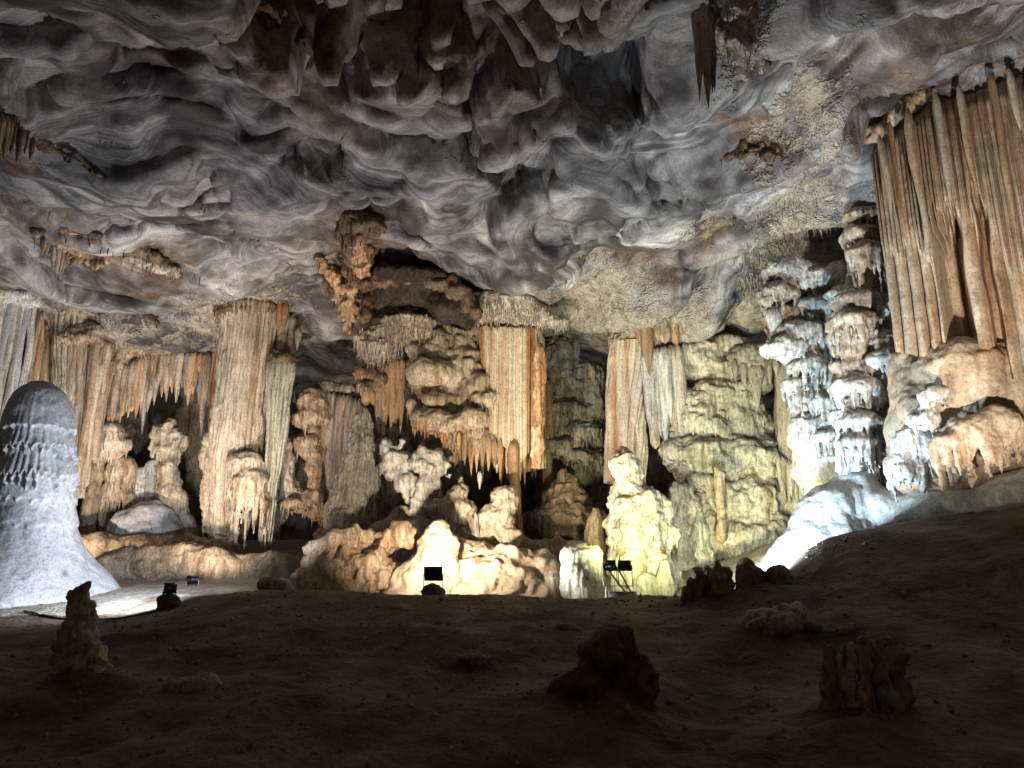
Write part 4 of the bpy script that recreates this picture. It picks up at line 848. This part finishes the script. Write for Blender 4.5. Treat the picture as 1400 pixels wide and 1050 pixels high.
for i, (x_, y_, rx, ry, ln, mt, dy) in enumerate(tl):
    V, F, N = blob([('t', x_, y_, rx, ry, ln, dy), ('c', x_, y_, rx*.6, x_, y_+ln*.7, rx*.35, dy+.2)], 20.8, k=.1, h=.04, flute=(.03, .10), knob=(.014, .12), lump=(.06, .35), seed=120+i)
    part('tier', V, F, M[mt], t)
V, F, N = column([(1135, 470, 22), (1132, 520, 26), (1140, 570, 24), (1150, 640, 18)], 20.9, n=7, amp=.05, lump=(.06, .5), seed=13, nt=110); part('tongue', V, F, M['white'], t)
spike('stalactite', t, 1057, 420, 20.4, 74, 15, 'white', 30); spike('stalactite', t, 1045, 400, 20.6, 40, 8, 'crust', 31)
lumpy('back_block', t, [('c', 1148, 380, 22, 1150, 640, 26, -.2), ('c', 1100, 470, 26, 1110, 600, 30, .5), ('c', 1120, 400, 34, 1125, 640, 40, 1.1), ('c', 1075, 400, 24, 1090, 470, 24, 1.0), ('c', 1130, 640, 30, 1140, 720, 44, 1.2)], 21, 'white', seed=140)
t = thing('flowstone_mound', 'bulging peach flowstone mound with hanging drips below the great curtain', 'flowstone', P(1330, 690, 17))
lumpy('body', t, [('e', 1320, 520, 66, 60), ('e', 1370, 530, 70, 70, .2), ('e', 1290, 570, 56, 46, .1), ('e', 1270, 560, 36, 40, .4), ('e', 1390, 600, 80, 50, .1), ('c', 1240, 500, 24, 1250, 640, 34, .8), ('e', 1300, 630, 70, 46, .5), ('e', 1450, 560, 80, 90, .3)], 17.2, 'pale', seed=150, h=.055, k=.3, flute=(.04, .25), knob=(.02, .2), lump=(.10, .8))
for nm_, pr, sd in (('drip_skirt', [('t', 1330, 588, 34, 20, 46, -1.05), ('t', 1365, 575, 30, 20, 44, -1.1), ('t', 1300, 605, 26, 18, 60, -.95), ('t', 1345, 600, 30, 18, 46, -1.15), ('t', 1390, 590, 26, 18, 44, -1.0)], 151), ('drip_skirt', [('t', 1278, 540, 18, 14, 30, -.75), ('t', 1262, 570, 20, 16, 30, -.5)], 152), ('drip_skirt', [('t', 1250, 600, 26, 20, 60, 0), ('t', 1275, 615, 26, 20, 50, -.2), ('t', 1240, 640, 30, 20, 44, .1)], 153)):
    lumpy(nm_, t, pr, 17.2, 'pale' if sd == 151 else 'white', seed=sd, k=.12, h=.042, flute=(.04, .12))
t = thing('flowstone_slope', 'glaring white smooth flowstone slope running down from the tiered cascade', 'flowstone', P(1150, 780, 18.4))
lumpy('body', t, [('c', 1170, 668, 26, 1130, 710, 40, -.2), ('c', 1130, 715, 40, 1080, 800, 36, -.3, -.9), ('e', 1200, 700, 50, 34, -.2), ('c', 1240, 710, 36, 1400, 690, 34, -.6, -2.4), ('e', 1150, 760, 60, 50, -.4), ('c', 1100, 770, 40, 1020, 830, 26, -.6, -.6), ('c', 1380, 690, 40, 1480, 660, 50, -2.2, -2.8), ('c', 1110, 730, 30, 1060, 800, 26, .6)], 19.2, 'snow', seed=155, h=.06, k=.4, flute=(.02, .25), knob=(.02, .16), lump=(.06, .8))

t = thing('great_curtain', 'great orange organ-pipe curtain hanging from the roof recess above the mound', 'flowstone', P(1300, 480, 16))
GT = [(1190, 186, 17.3), (1225, 150, 16.9), (1260, 125, 16.5), (1330, 100, 15.9), (1400, 75, 15.2), (1500, 35, 14.5)]
sh = lambda d: [(a, b, y_+d) for a, b, y_ in GT]
V, F = pleats([(1188, 190, 17.4), (1225, 152, 17.0), (1260, 127, 16.6), (1330, 100, 16.0), (1400, 75, 15.3), (1500, 35, 14.6)], [(1246, 480, 17.4), (1262, 490, 17.0), (1290, 500, 16.6), (1350, 520, 16.0), (1420, 555, 15.3), (1520, 575, 14.6)], 34, .20, seed=3, nu=760, nz=100, k2=.22, broad=.52, niche=[(.335, .46, .50, 1.1), (.535, .56, .42, .7)])
part('pleated_sheet', V, F, M['pale'], t)
curtain(t, [(a, b+7, y_) for a, b, y_ in sh(-.16)], [(1250, 455, 17.1), (1266, 462, 16.7), (1290, 300, 16.3), (1340, 340, 15.7), (1410, 330, 15.0), (1510, 400, 14.3)], 5, (3.5, 5.5), ['pale', 'pale', 'peach'], 23, tip=.9, jit=.2, flat=1.6, taper=.8, vert=1, head=5)
curtain(t, [(a, b+9, y_) for a, b, y_ in sh(-.26)], [(1232, 340, 16.9), (1260, 310, 16.5), (1300, 320, 16.1), (1340, 330, 15.5), (1400, 290, 14.8), (1510, 330, 14.1)], 5, (3.5, 5.5), ['peach', 'pale', 'pale'], 18, tip=1, jit=.3, flat=1.6, taper=.85, vert=1, head=5)
lumpy('shoulder', t, [('c', 1195, 184, 9, 1262, 122, 12, .75, .45), ('c', 1262, 122, 12, 1400, 68, 14, .45, -.45), ('c', 1400, 68, 14, 1510, 20, 14, -.45, -1.25)], 16.5, 'pale', seed=160, flute=(.12, .18), lump=(.12, .5))

# ------------------------------------------------------------------ things hanging from the roof
Yl = roof_hit(962, 12)-.25
t = thing('stalactite', 'single dark fluted stalactite hanging alone from the roof near the pale rock tongue', 'stalactite', P(960, 20, Yl))
curtain(t, [(945, 16, Yl-.1), (961, 8, Yl-.2), (977, 18, Yl-.1)], [(954, 120, Yl-.05), (961, 155, Yl-.1), (967, 128, Yl-.05)], 10, (3, 5.5), ['earth', 'tan', 'tan'], 19, tip=1, jit=.2, name='flute')
spike('core', t, 961, 6, Yl, 160, 15, 'tan', 40, lean=-2)
t = thing('hanging_rock', 'pale crusty rock tongue hanging from the roof beside the lone dark stalactite', 'rock', P(1010, 20, 12.5))
lumpy('body', t, hug([('c', 1000, -5, 24, 1012, 50, 26), ('c', 1015, 55, 20, 1022, 100, 9), ('e', 990, 30, 20, 24), ('e', 1030, 80, 16, 22)], 12.5, .1), 12.5, 'crust', fr=90, L=(.05, .25), r=(.015, .03), seed=161, h=.04, knob=(.05, .12), lump=(.16, .4))
t = thing('hanging_rock', 'rusty ledge strip jutting from the roof between pale patches', 'rock', P(1030, 210, 17))
lumpy('body', t, hug([('c', 985, 213, 5, 1020, 206, 7), ('c', 1020, 206, 6, 1070, 212, 5), ('e', 1045, 202, 8, 6)], 17, .05), 17, 'brown', fr=50, L=(.05, .25), r=(.02, .04), seed=163, knob=(.09, .18), lump=(.2, .4), h=.045)
t = thing('stalactite_drapery', 'brown drapery of stalactites under a roof ledge above the pale hanging shelf', 'stalactite', P(20, 170, 16.5))
A_, B_ = cling([(-30, 140, 0), (10, 158, 0), (48, 190, 0)], [(-30, 205, 0), (15, 230, 0), (45, 220, 0)], .3)
curtain(t, A_, B_, 13, (4, 7), ['tan', 'tan', 'earth'], 20, tip=1, jit=.3)
lumpy('ledge', t, hug([('c', -40, 140, 6, 12, 156, 6), ('c', 12, 156, 6, 60, 195, 5), ('c', 60, 195, 4, 145, 245, 3)], 16.5, .0), 16.5, 'brown', seed=164, knob=(.03, .2), lump=(.10, .4))
t = thing('stalactite_drapery', 'pale brown shelf of stalactites hanging from the rust-stained roof band', 'stalactite', P(95, 325, 21))
A_, B_ = cling([(56, 322, 0), (100, 345, 0), (145, 356, 0)], [(60, 350, 0), (85, 384, 0), (105, 362, 0), (140, 382, 0)], .35)
lumpy('ledge', t, hug([('c', 55, 320, 9, 100, 340, 10), ('c', 100, 340, 10, 146, 356, 7)], 21, .15), 21, 'tan', seed=165, fr=30)
curtain(t, A_, B_, 13, (3.5, 6.5), ['tan', 'cream', 'tan'], 21, tip=1, jit=.3)
t = thing('hanging_rock', 'long rusty rock ledge on the roof running towards the twisted root', 'rock', P(190, 345, 22))
lumpy('body', t, hug([('c', 20, 295, 5, 75, 308, 7), ('c', 75, 308, 7, 130, 325, 6), ('c', 130, 325, 6, 190, 342, 8), ('c', 190, 342, 8, 240, 360, 5), ('c', 240, 365, 4, 300, 378, 3)], 22, -.05), 22, 'brown', seed=166, fr=40, knob=(.04, .2), lump=(.13, .5))
lumpy('pale_lip', t, hug([('c', 170, 350, 6, 240, 372, 8)], 22, .4), 22, 'crust', seed=167, fr=20)
t = thing('hanging_rock', 'crusted rust patch hanging at the top of the roof above the dark hollow', 'rock', P(370, 40, 13))
lumpy('body', t, hug([('e', 370, 30, 36, 20), ('e', 345, 8, 32, 20), ('e', 395, 52, 20, 14), ('c', 316, 20, 6, 314, 60, 4)], 13, -.15), 13, 'brown', seed=168, fr=80, L=(.05, .25), r=(.015, .035), knob=(.08, .18), lump=(.25, .5))
t = thing('hanging_rock', 'dark shelf along the roof above the striped and cream columns', 'rock', P(80, 395, 25))
lumpy('body', t, [('c', -40, 378, 10, 60, 392, 8), ('c', 60, 392, 8, 190, 425, 7), ('c', 190, 425, 7, 215, 440, 5)], 25.4, 'brown', seed=169, fr=90, L=(.08, .25))
hang_patch('stalactite_cluster', 'bristle of thin pale stalactites round the cavity above the white cascade', 'stalactite', (1000, 300, 1150, 345), 420, (.1, .4), (.015, .04), 'crust', 1)
hang_patch('stalactite_cluster', 'bristle of thin grey stalactites on the roof above the blue-white shelf cluster', 'stalactite', (1000, 330, 1060, 400), 260, (.1, .5), (.015, .04), 'crust', 2)
hang_patch('stalactite_cluster', 'cream bristle of stalactites on the roof between the two banded formations', 'stalactite', (740, 365, 900, 415), 300, (.06, .25), (.02, .045), 'crust', 3)
hang_patch('stalactite_cluster', 'pale stubble of stalactites on the roof left of the tall column cap', 'stalactite', (205, 415, 310, 460), 260, (.06, .22), (.02, .04), 'crust', 4)
hang_patch('stalactite_cluster', 'short stubble of stalactites on the roof beside the fringed column cap', 'stalactite', (240, 385, 330, 430), 200, (.05, .2), (.02, .04), 'crust', 5)

# ------------------------------------------------------------------ FOREGROUND
t = thing('stalagmite', 'dark brown broken-topped stalagmite alone on the near slope below the blue-grey one', 'stalagmite', P(105, 965, 11.8))
lumpy('head', t, [('c', 112, 806, 9, 110, 830, 14), ('c', 120, 796, 3, 116, 806, 7), ('c', 100, 808, 7, 104, 825, 12), ('c', 110, 830, 16, 108, 880, 24)], 11.8, 'tan', seed=170, h=.035, k=.08, knob=(.03, .1), lump=(.05, .3))
lumpy('foot', t, [('c', 108, 880, 25, 104, 960, 30), ('e', 108, 905, 32, 14), ('c', 80, 930, 14, 76, 975, 14), ('c', 135, 900, 12, 136, 960, 14)], 11.8, 'tan', seed=171, h=.04, k=.1, knob=(.06, .16), lump=(.09, .3))
t = thing('stalagmite_stump', 'broad fluted dark stump with split top at the crest below the yellow cascade', 'stalagmite', P(968, 850, 15.6))
for i, (x_, y_, r_) in enumerate([(942, 795, 12), (955, 778, 10), (968, 775, 10), (980, 768, 11), (992, 776, 9), (950, 790, 12), (985, 790, 14)]):
    V, F, N = blob([('c', x_, y_+r_*.5, r_*.8, x_*1.0+(x_-968)*.3, 858, r_*1.25)], 15.6+.12*((i*7) % 3-1), h=.04, k=.08, flute=(.05, .12), lump=(.05, .3), seed=172+i); part('rib', V, F, M['earth'], t)
blob_solo('stalagmite_stump', 'smooth rounded dark stump beside the split fluted stump', 'stalagmite', [('c', 1022, 772, 12, 1026, 835, 22), ('c', 1040, 790, 10, 1048, 830, 14)], 15.4, 'earth', (1030, 845, 15.4), seed=180, h=.04)
blob_solo('stalagmite_stump', 'low dark knob next to the smooth rounded stump', 'stalagmite', [('e', 1064, 788, 14, 10), ('c', 1066, 790, 13, 1070, 815, 18)], 15.2, 'earth', (1066, 820, 15.2), seed=181, h=.04)
blob_solo('boulder', 'pale brown angular boulder below the dark stumps', 'rock', [('e', 1060, 850, 38, 20), ('e', 1040, 868, 26, 18), ('e', 1080, 858, 22, 22)], 13.2, 'tan', (1058, 890, 13.2), seed=182, h=.04, lump=(.12, .5))
t = thing('stalagmite_stump', 'thick fluted brown stump low on the near slope', 'stalagmite', P(1180, 1010, 9.3))
for i, (x_, y_, r_) in enumerate([(1135, 880, 14), (1158, 876, 15), (1180, 872, 15), (1202, 868, 13), (1218, 872, 13), (1228, 885, 12), (1190, 880, 24)]):
    V, F, N = blob([('c', x_, y_+r_*.6, r_*.75, x_+(x_-1185)*.12, 1025, r_*1.2)], 9.4+(.1 if i < 6 else .35), h=.035, k=.08, flute=(.05, .1), lump=(.06, .25), seed=183+i); part('rib', V, F, M['earth'], t)
blob_solo('boulder', 'blackened jagged boulder on the near slope', 'rock', [('e', 838, 905, 26, 26), ('c', 828, 905, 26, 810, 1000, 40), ('e', 868, 940, 34, 40), ('c', 782, 950, 16, 780, 1010, 30), ('e', 845, 1000, 70, 36), ('c', 760, 1010, 20, 920, 1020, 24)], 10.2, 'dark', (830, 1010, 10.2), seed=190, h=.045, lump=(.16, .4), knob=(.07, .2))
for i, (x_, y_, r_, Y_, lb) in enumerate([(776, 852, 16, 14, 'small dark rock half sunk in the slope above the blackened boulder'), (650, 895, 22, 12.4, 'low worn rock rib on the bare middle of the slope'), (260, 938, 34, 11, 'flat brown rock swell beside the broken-topped stalagmite'), (905, 836, 10, 15.5, 'small brown stone beside the split fluted stump'), (1110, 850, 9, 13, 'little dark stone next to the angular boulder')]):
    p_ = P(x_, y_, Y_); blob_solo('rock', lb, 'rock', [('e', x_, y_+6, r_, r_*.38), ('e', x_+r_*.5, y_+8, r_*.6, r_*.34)], Y_, 'earth', (x_, y_+r_*.4, Y_), seed=195+i, h=.04)
rs = np.random.RandomState(5); out = []
for i in range(3500):
    a, b = rs.uniform(-9, 8), rs.uniform(7, 17); s_ = .012+.06*rs.rand()**5
    V = rs.normal(size=(12, 3)); 
    ico = np.array([[0, 1, 2], [0, 2, 3], [0, 3, 4], [0, 4, 1], [5, 2, 1], [5, 3, 2], [5, 4, 3], [5, 1, 4]])
    V = np.array([[0, 0, 1], [1, 0, 0], [0, 1, 0], [-1, 0, 0], [0, -1, 0], [0, 0, -1]])*rs.uniform(.6, 1.3, (6, 1))*s_+[a, b, 0]
    out.append((V, ico, a, b))
zs = floor_z(np.array([o[2] for o in out]), np.array([o[3] for o in out]))
V, F = join([(o[0]+[0, 0, z_], o[1]) for o, z_ in zip(out, zs)])
gr = solo('gravel', 'loose small stones scattered over the dark near slope', 'gravel', V, F, M['earth'], (0, 12, .5), smooth=False); gr['kind'] = 'stuff'
# ------------------------------------------------------------------ floodlights (some in view, some unseen, a few added for brightness)
def bx(c, s, rot=None):
    v = np.array([[a, b, d] for a in (-.5, .5) for b in (-.5, .5) for d in (-.5, .5)])*np.array(s)
    if rot is not None: v = v@rot.T
    f = np.array([[0, 1, 3, 2], [4, 6, 7, 5], [0, 4, 5, 1], [2, 3, 7, 6], [0, 2, 6, 4], [1, 5, 7, 3]])
    return v+np.array(c), f
def bar(a, b, r):
    a = np.array(a, float); b = np.array(b, float); d = (b-a)/np.linalg.norm(b-a); u = np.cross(d, [.3, .9, .2]); u /= np.linalg.norm(u); w = np.cross(d, u)
    th = np.arange(8)*math.pi/4; ring = r*(np.cos(th)[:, None]*u+np.sin(th)[:, None]*w)
    return np.concatenate([a+ring, b+ring]), grid_faces(8, 2, True)
def floodlight(label, base, aim, col, watts, size=(.42, .1, .3), cone_=150, blend=1.0, rock=True, heads=1, stand=.34, soft=.12, spread=.5, name='floodlight'):
    """base: world point on the floor; aim: world point"""
    base = np.array(base, float); t = thing(name, label, 'floodlight', base)
    aim = np.array(aim, float)
    for hI in range(heads):
        c = base+np.array([(hI-(heads-1)/2)*spread, 0, stand+size[2]/2])
        d = (aim-c)/np.linalg.norm(aim-c)
        R = np.array(Vector(d).to_track_quat('Y', 'Z').to_matrix())
        hb = join([bx((0, 0, 0), size)]+[bx((size[0]*(i/6-.5)*.86, -size[1]*.62, 0), (.014, size[1]*.35, size[2]*.84)) for i in range(7)]+[bx((0, size[1]*.5, size[2]*.5), (size[0]*1.04, .03, .03)), bx((0, size[1]*.5, -size[2]*.5), (size[0]*1.04, .03, .03))])
        o = part('housing', hb[0]@R.T+c, hb[1], M['metal'], t, smooth=False)
        lv, lf = bx((0, size[1]*.52, 0), (size[0]*.88, .012, size[2]*.84)); part('lens', lv@R.T+c, lf, emit('lamp_glass', col, 6.0), o, smooth=False)
        br = join([bar(c+[-size[0]*.54, 0, 0], c+[-size[0]*.54, 0, -size[2]*.5-stand*.5], .012), bar(c+[size[0]*.54, 0, 0], c+[size[0]*.54, 0, -size[2]*.5-stand*.5], .012), bar(c+[-size[0]*.54, 0, -size[2]*.5-stand*.5], c+[size[0]*.54, 0, -size[2]*.5-stand*.5], .012)])
        part('bracket', br[0], br[1], M['steel'], t, smooth=False)
        if stand > .3 and heads == 1:
            pb = bar(base-[0, 0, .1], c+[0, 0, -size[2]*.5-stand*.5+.01], .02); part('pole', pb[0], pb[1], M['steel'], t, smooth=False)
        ld = bpy.data.lights.new('lamp_beam', 'SPOT'); ld.energy = watts/heads; ld.color = col; ld.spot_size = math.radians(cone_); ld.spot_blend = blend; ld.shadow_soft_size = soft
        lo = bpy.data.objects.new('lamp_beam', ld); COL.objects.link(lo); lo.parent = t
        lo.location = [float(v) for v in (c+d*(size[1]*.6+.09)-base)]; lo.rotation_euler = Vector(d).to_track_quat('-Z', 'Y').to_euler()
    if rock:
        px_ = Field(base-[.5, .5, .4], base+[.5, .5, .6], .03)
        px_.ell(base+[0, 0, .02], (.24, .22, .26), .1); px_.ell(base+[-.1, 0, .1], (.15, .15, .15), .1); px_.ell(base+[.12, 0, .08], (.14, .15, .16), .1)
        V, F = px_.mesh(); V, F, N = rough(V, F, (.03, .2), (.015, .08), (0, 1), 3); part('stone_footing', V, F, M['dark'], t)
    return t
def cable(t, pts_, r=.018):
    # a slack black lead lying on the floor
    b_ = ORG[t.name]; pp = []
    for i in range(len(pts_)-1):
        for s_ in np.linspace(0, 1, 12, endpoint=False): pp.append(np.array(pts_[i])*(1-s_)+np.array(pts_[i+1])*s_)
    pp = np.array(pp); pp[:, 0] += .10*noise(np.stack([pp[:, 0]*1.3, pp[:, 1]*1.3, pp[:, 0]*0], 1)+b_[0]); pp[:, 1] += .10*noise(np.stack([pp[:, 0]*1.3, pp[:, 1]*1.3, pp[:, 0]*0+9], 1))
    zc = floor_z(pp[:, 0], pp[:, 1])+r; th = np.arange(6)*math.pi/3; V = []
    for (x_, y_), z_ in zip(pp, zc): V.append(np.stack([np.full(6, x_)+r*.3*np.cos(th), y_+r*np.cos(th), z_+r*np.sin(th)], 1))
    part('cable', np.concatenate(V), grid_faces(6, len(pp), True), M['metal'], t)
def onfloor(px, Y, up=0.0):
    # floor point at column px and depth Y
    x = (px-700)/FPX*Y/(CP+.27*SP); z = fz(x, Y); return np.array([x, Y, z+up])
WARM = (1.0, .80, .60); WWHITE = (1.0, .89, .75); YEL = (1.0, .96, .50); COOL = (.66, .86, 1.0); COLD = (.78, .88, 1.0); PEACH = (1.0, .84, .70); ROOF = (.98, .97, 1.0)
f1_ = floodlight('black floodlight on a stone footing aimed at the white knob-shaped stalagmite', onfloor(592, 18.6), P(640, 610, 25), (1.0, .80, .57), 2700, cone_=125, stand=.36)
f2 = floodlight('twin black floodlight bar on a trestle in front of the massive yellow-green stalagmite', onfloor(845, 18.8), P(930, 560, 26), YEL, 1700, cone_=120, heads=2, rock=False, stand=.72, size=(.3, .1, .2), spread=.36)
b0 = ORG[f2.name]
tr = join([bar(b0+[-.28, 0, 0], b0+[-.28, 0, .75], .014), bar(b0+[-.2, 0, .7], b0+[.3, 0, .05], .02), bar(b0+[.02, 0, .75], b0+[.4, -.05, .02], .02), bar(b0+[-.3, 0, .72], b0+[.34, 0, .72], .02)])
part('trestle', tr[0], tr[1], M['steel'], f2, smooth=False); v_, f_ = bx(b0+[.1, .05, .1], (.62, .3, .26)); part('ballast_box', v_, f_, M['steel'], f2, smooth=False)
f3_ = floodlight('small tilted black floodlight on the crest beside the blue-grey stalagmite', onfloor(232, 17.4), P(40, 740, 20), COLD, 1900, size=(.26, .08, .2), stand=.3)
floodlight('low floodlight sunk behind the crest lighting the tall fluted column', onfloor(262, 21.3), P(320, 500, 27), WARM, 2100, size=(.3, .1, .2), stand=.05, rock=False, cone_=118)
floodlight('cold floodlight hidden behind the dark stumps lighting the white slope', P(1018, 806, 16.3), P(1165, 540, 19.5), COOL, 3000, size=(.3, .1, .2), stand=.0, rock=False)
floodlight('warm floodlight standing right of the mound lighting the great curtain', onfloor(1490, 11.5), P(1310, 350, 16), PEACH, 3200, cone_=90, size=(.3, .1, .24), stand=1.0)
floodlight('warm floodlight tucked behind the blue-grey stalagmite lighting the left wall', onfloor(60, 23.4), P(170, 470, 28), WARM, 1100, size=(.3, .1, .24), stand=.1, rock=False)
floodlight('added yellow floodlight hidden behind the split fluted stump lighting the terraces', onfloor(985, 19.0), P(1030, 630, 26.5), YEL, 2100, size=(.3, .1, .2), stand=.02, rock=False, cone_=76)  # unseen extra lamp, added because the terraces stayed dim without it
def sunk(label, px, Y, aim, col, w, cone_=150): floodlight(label, onfloor(px, Y, -.12), aim, col, w, size=(.3, .08, .12), stand=.06, rock=False, cone_=cone_)
sunk('roof floodlight sunk behind the crest beside the big brown boulder', 400, 20.2, P(120, 240, 20), ROOF, 1900)
sunk('roof floodlight sunk behind the crest beside the bright flowstone mound', 662, 19.6, P(1060, 190, 16), (1.0, .98, .95), 2800)
sunk('roof floodlight sunk on the floor between grey cone stalagmite and arch', 455, 31.0, P(470, 470, 33), ROOF, 180, 110)
sunk('roof floodlight sunk on the floor behind the recessed dripstone wall', 800, 32.5, P(800, 440, 34), ROOF, 180, 110)
sunk('roof floodlight sunk on the floor behind the tall yellowish cascade', 960, 30.0, P(990, 455, 33), ROOF, 180, 110)
sunk('added roof floodlight sunk in the trough in front of the bright stalagmite cluster', 635, 19.8, P(820, 380, 25), (1.0, .95, .86), 1300, 90)  # unseen extra lamp, added to brighten the roof over the centre
sunk('added roof floodlight sunk behind the blue-grey stalagmite near the left wall', 120, 22.5, P(150, 380, 25), (.95, .95, 1.0), 1000, 100)  # unseen extra lamp, added to lift the back roof on the left
for f_, dx in ((f1_, 1), (f2, 1), (f3_, -1)):
    o_ = ORG[f_.name]; cable(f_, [(o_[0]+.1*dx, o_[1]-.15), (o_[0]+.8*dx, o_[1]-.5), (o_[0]+2.2*dx, o_[1]-.3), (o_[0]+3.6*dx, o_[1]+.6)])
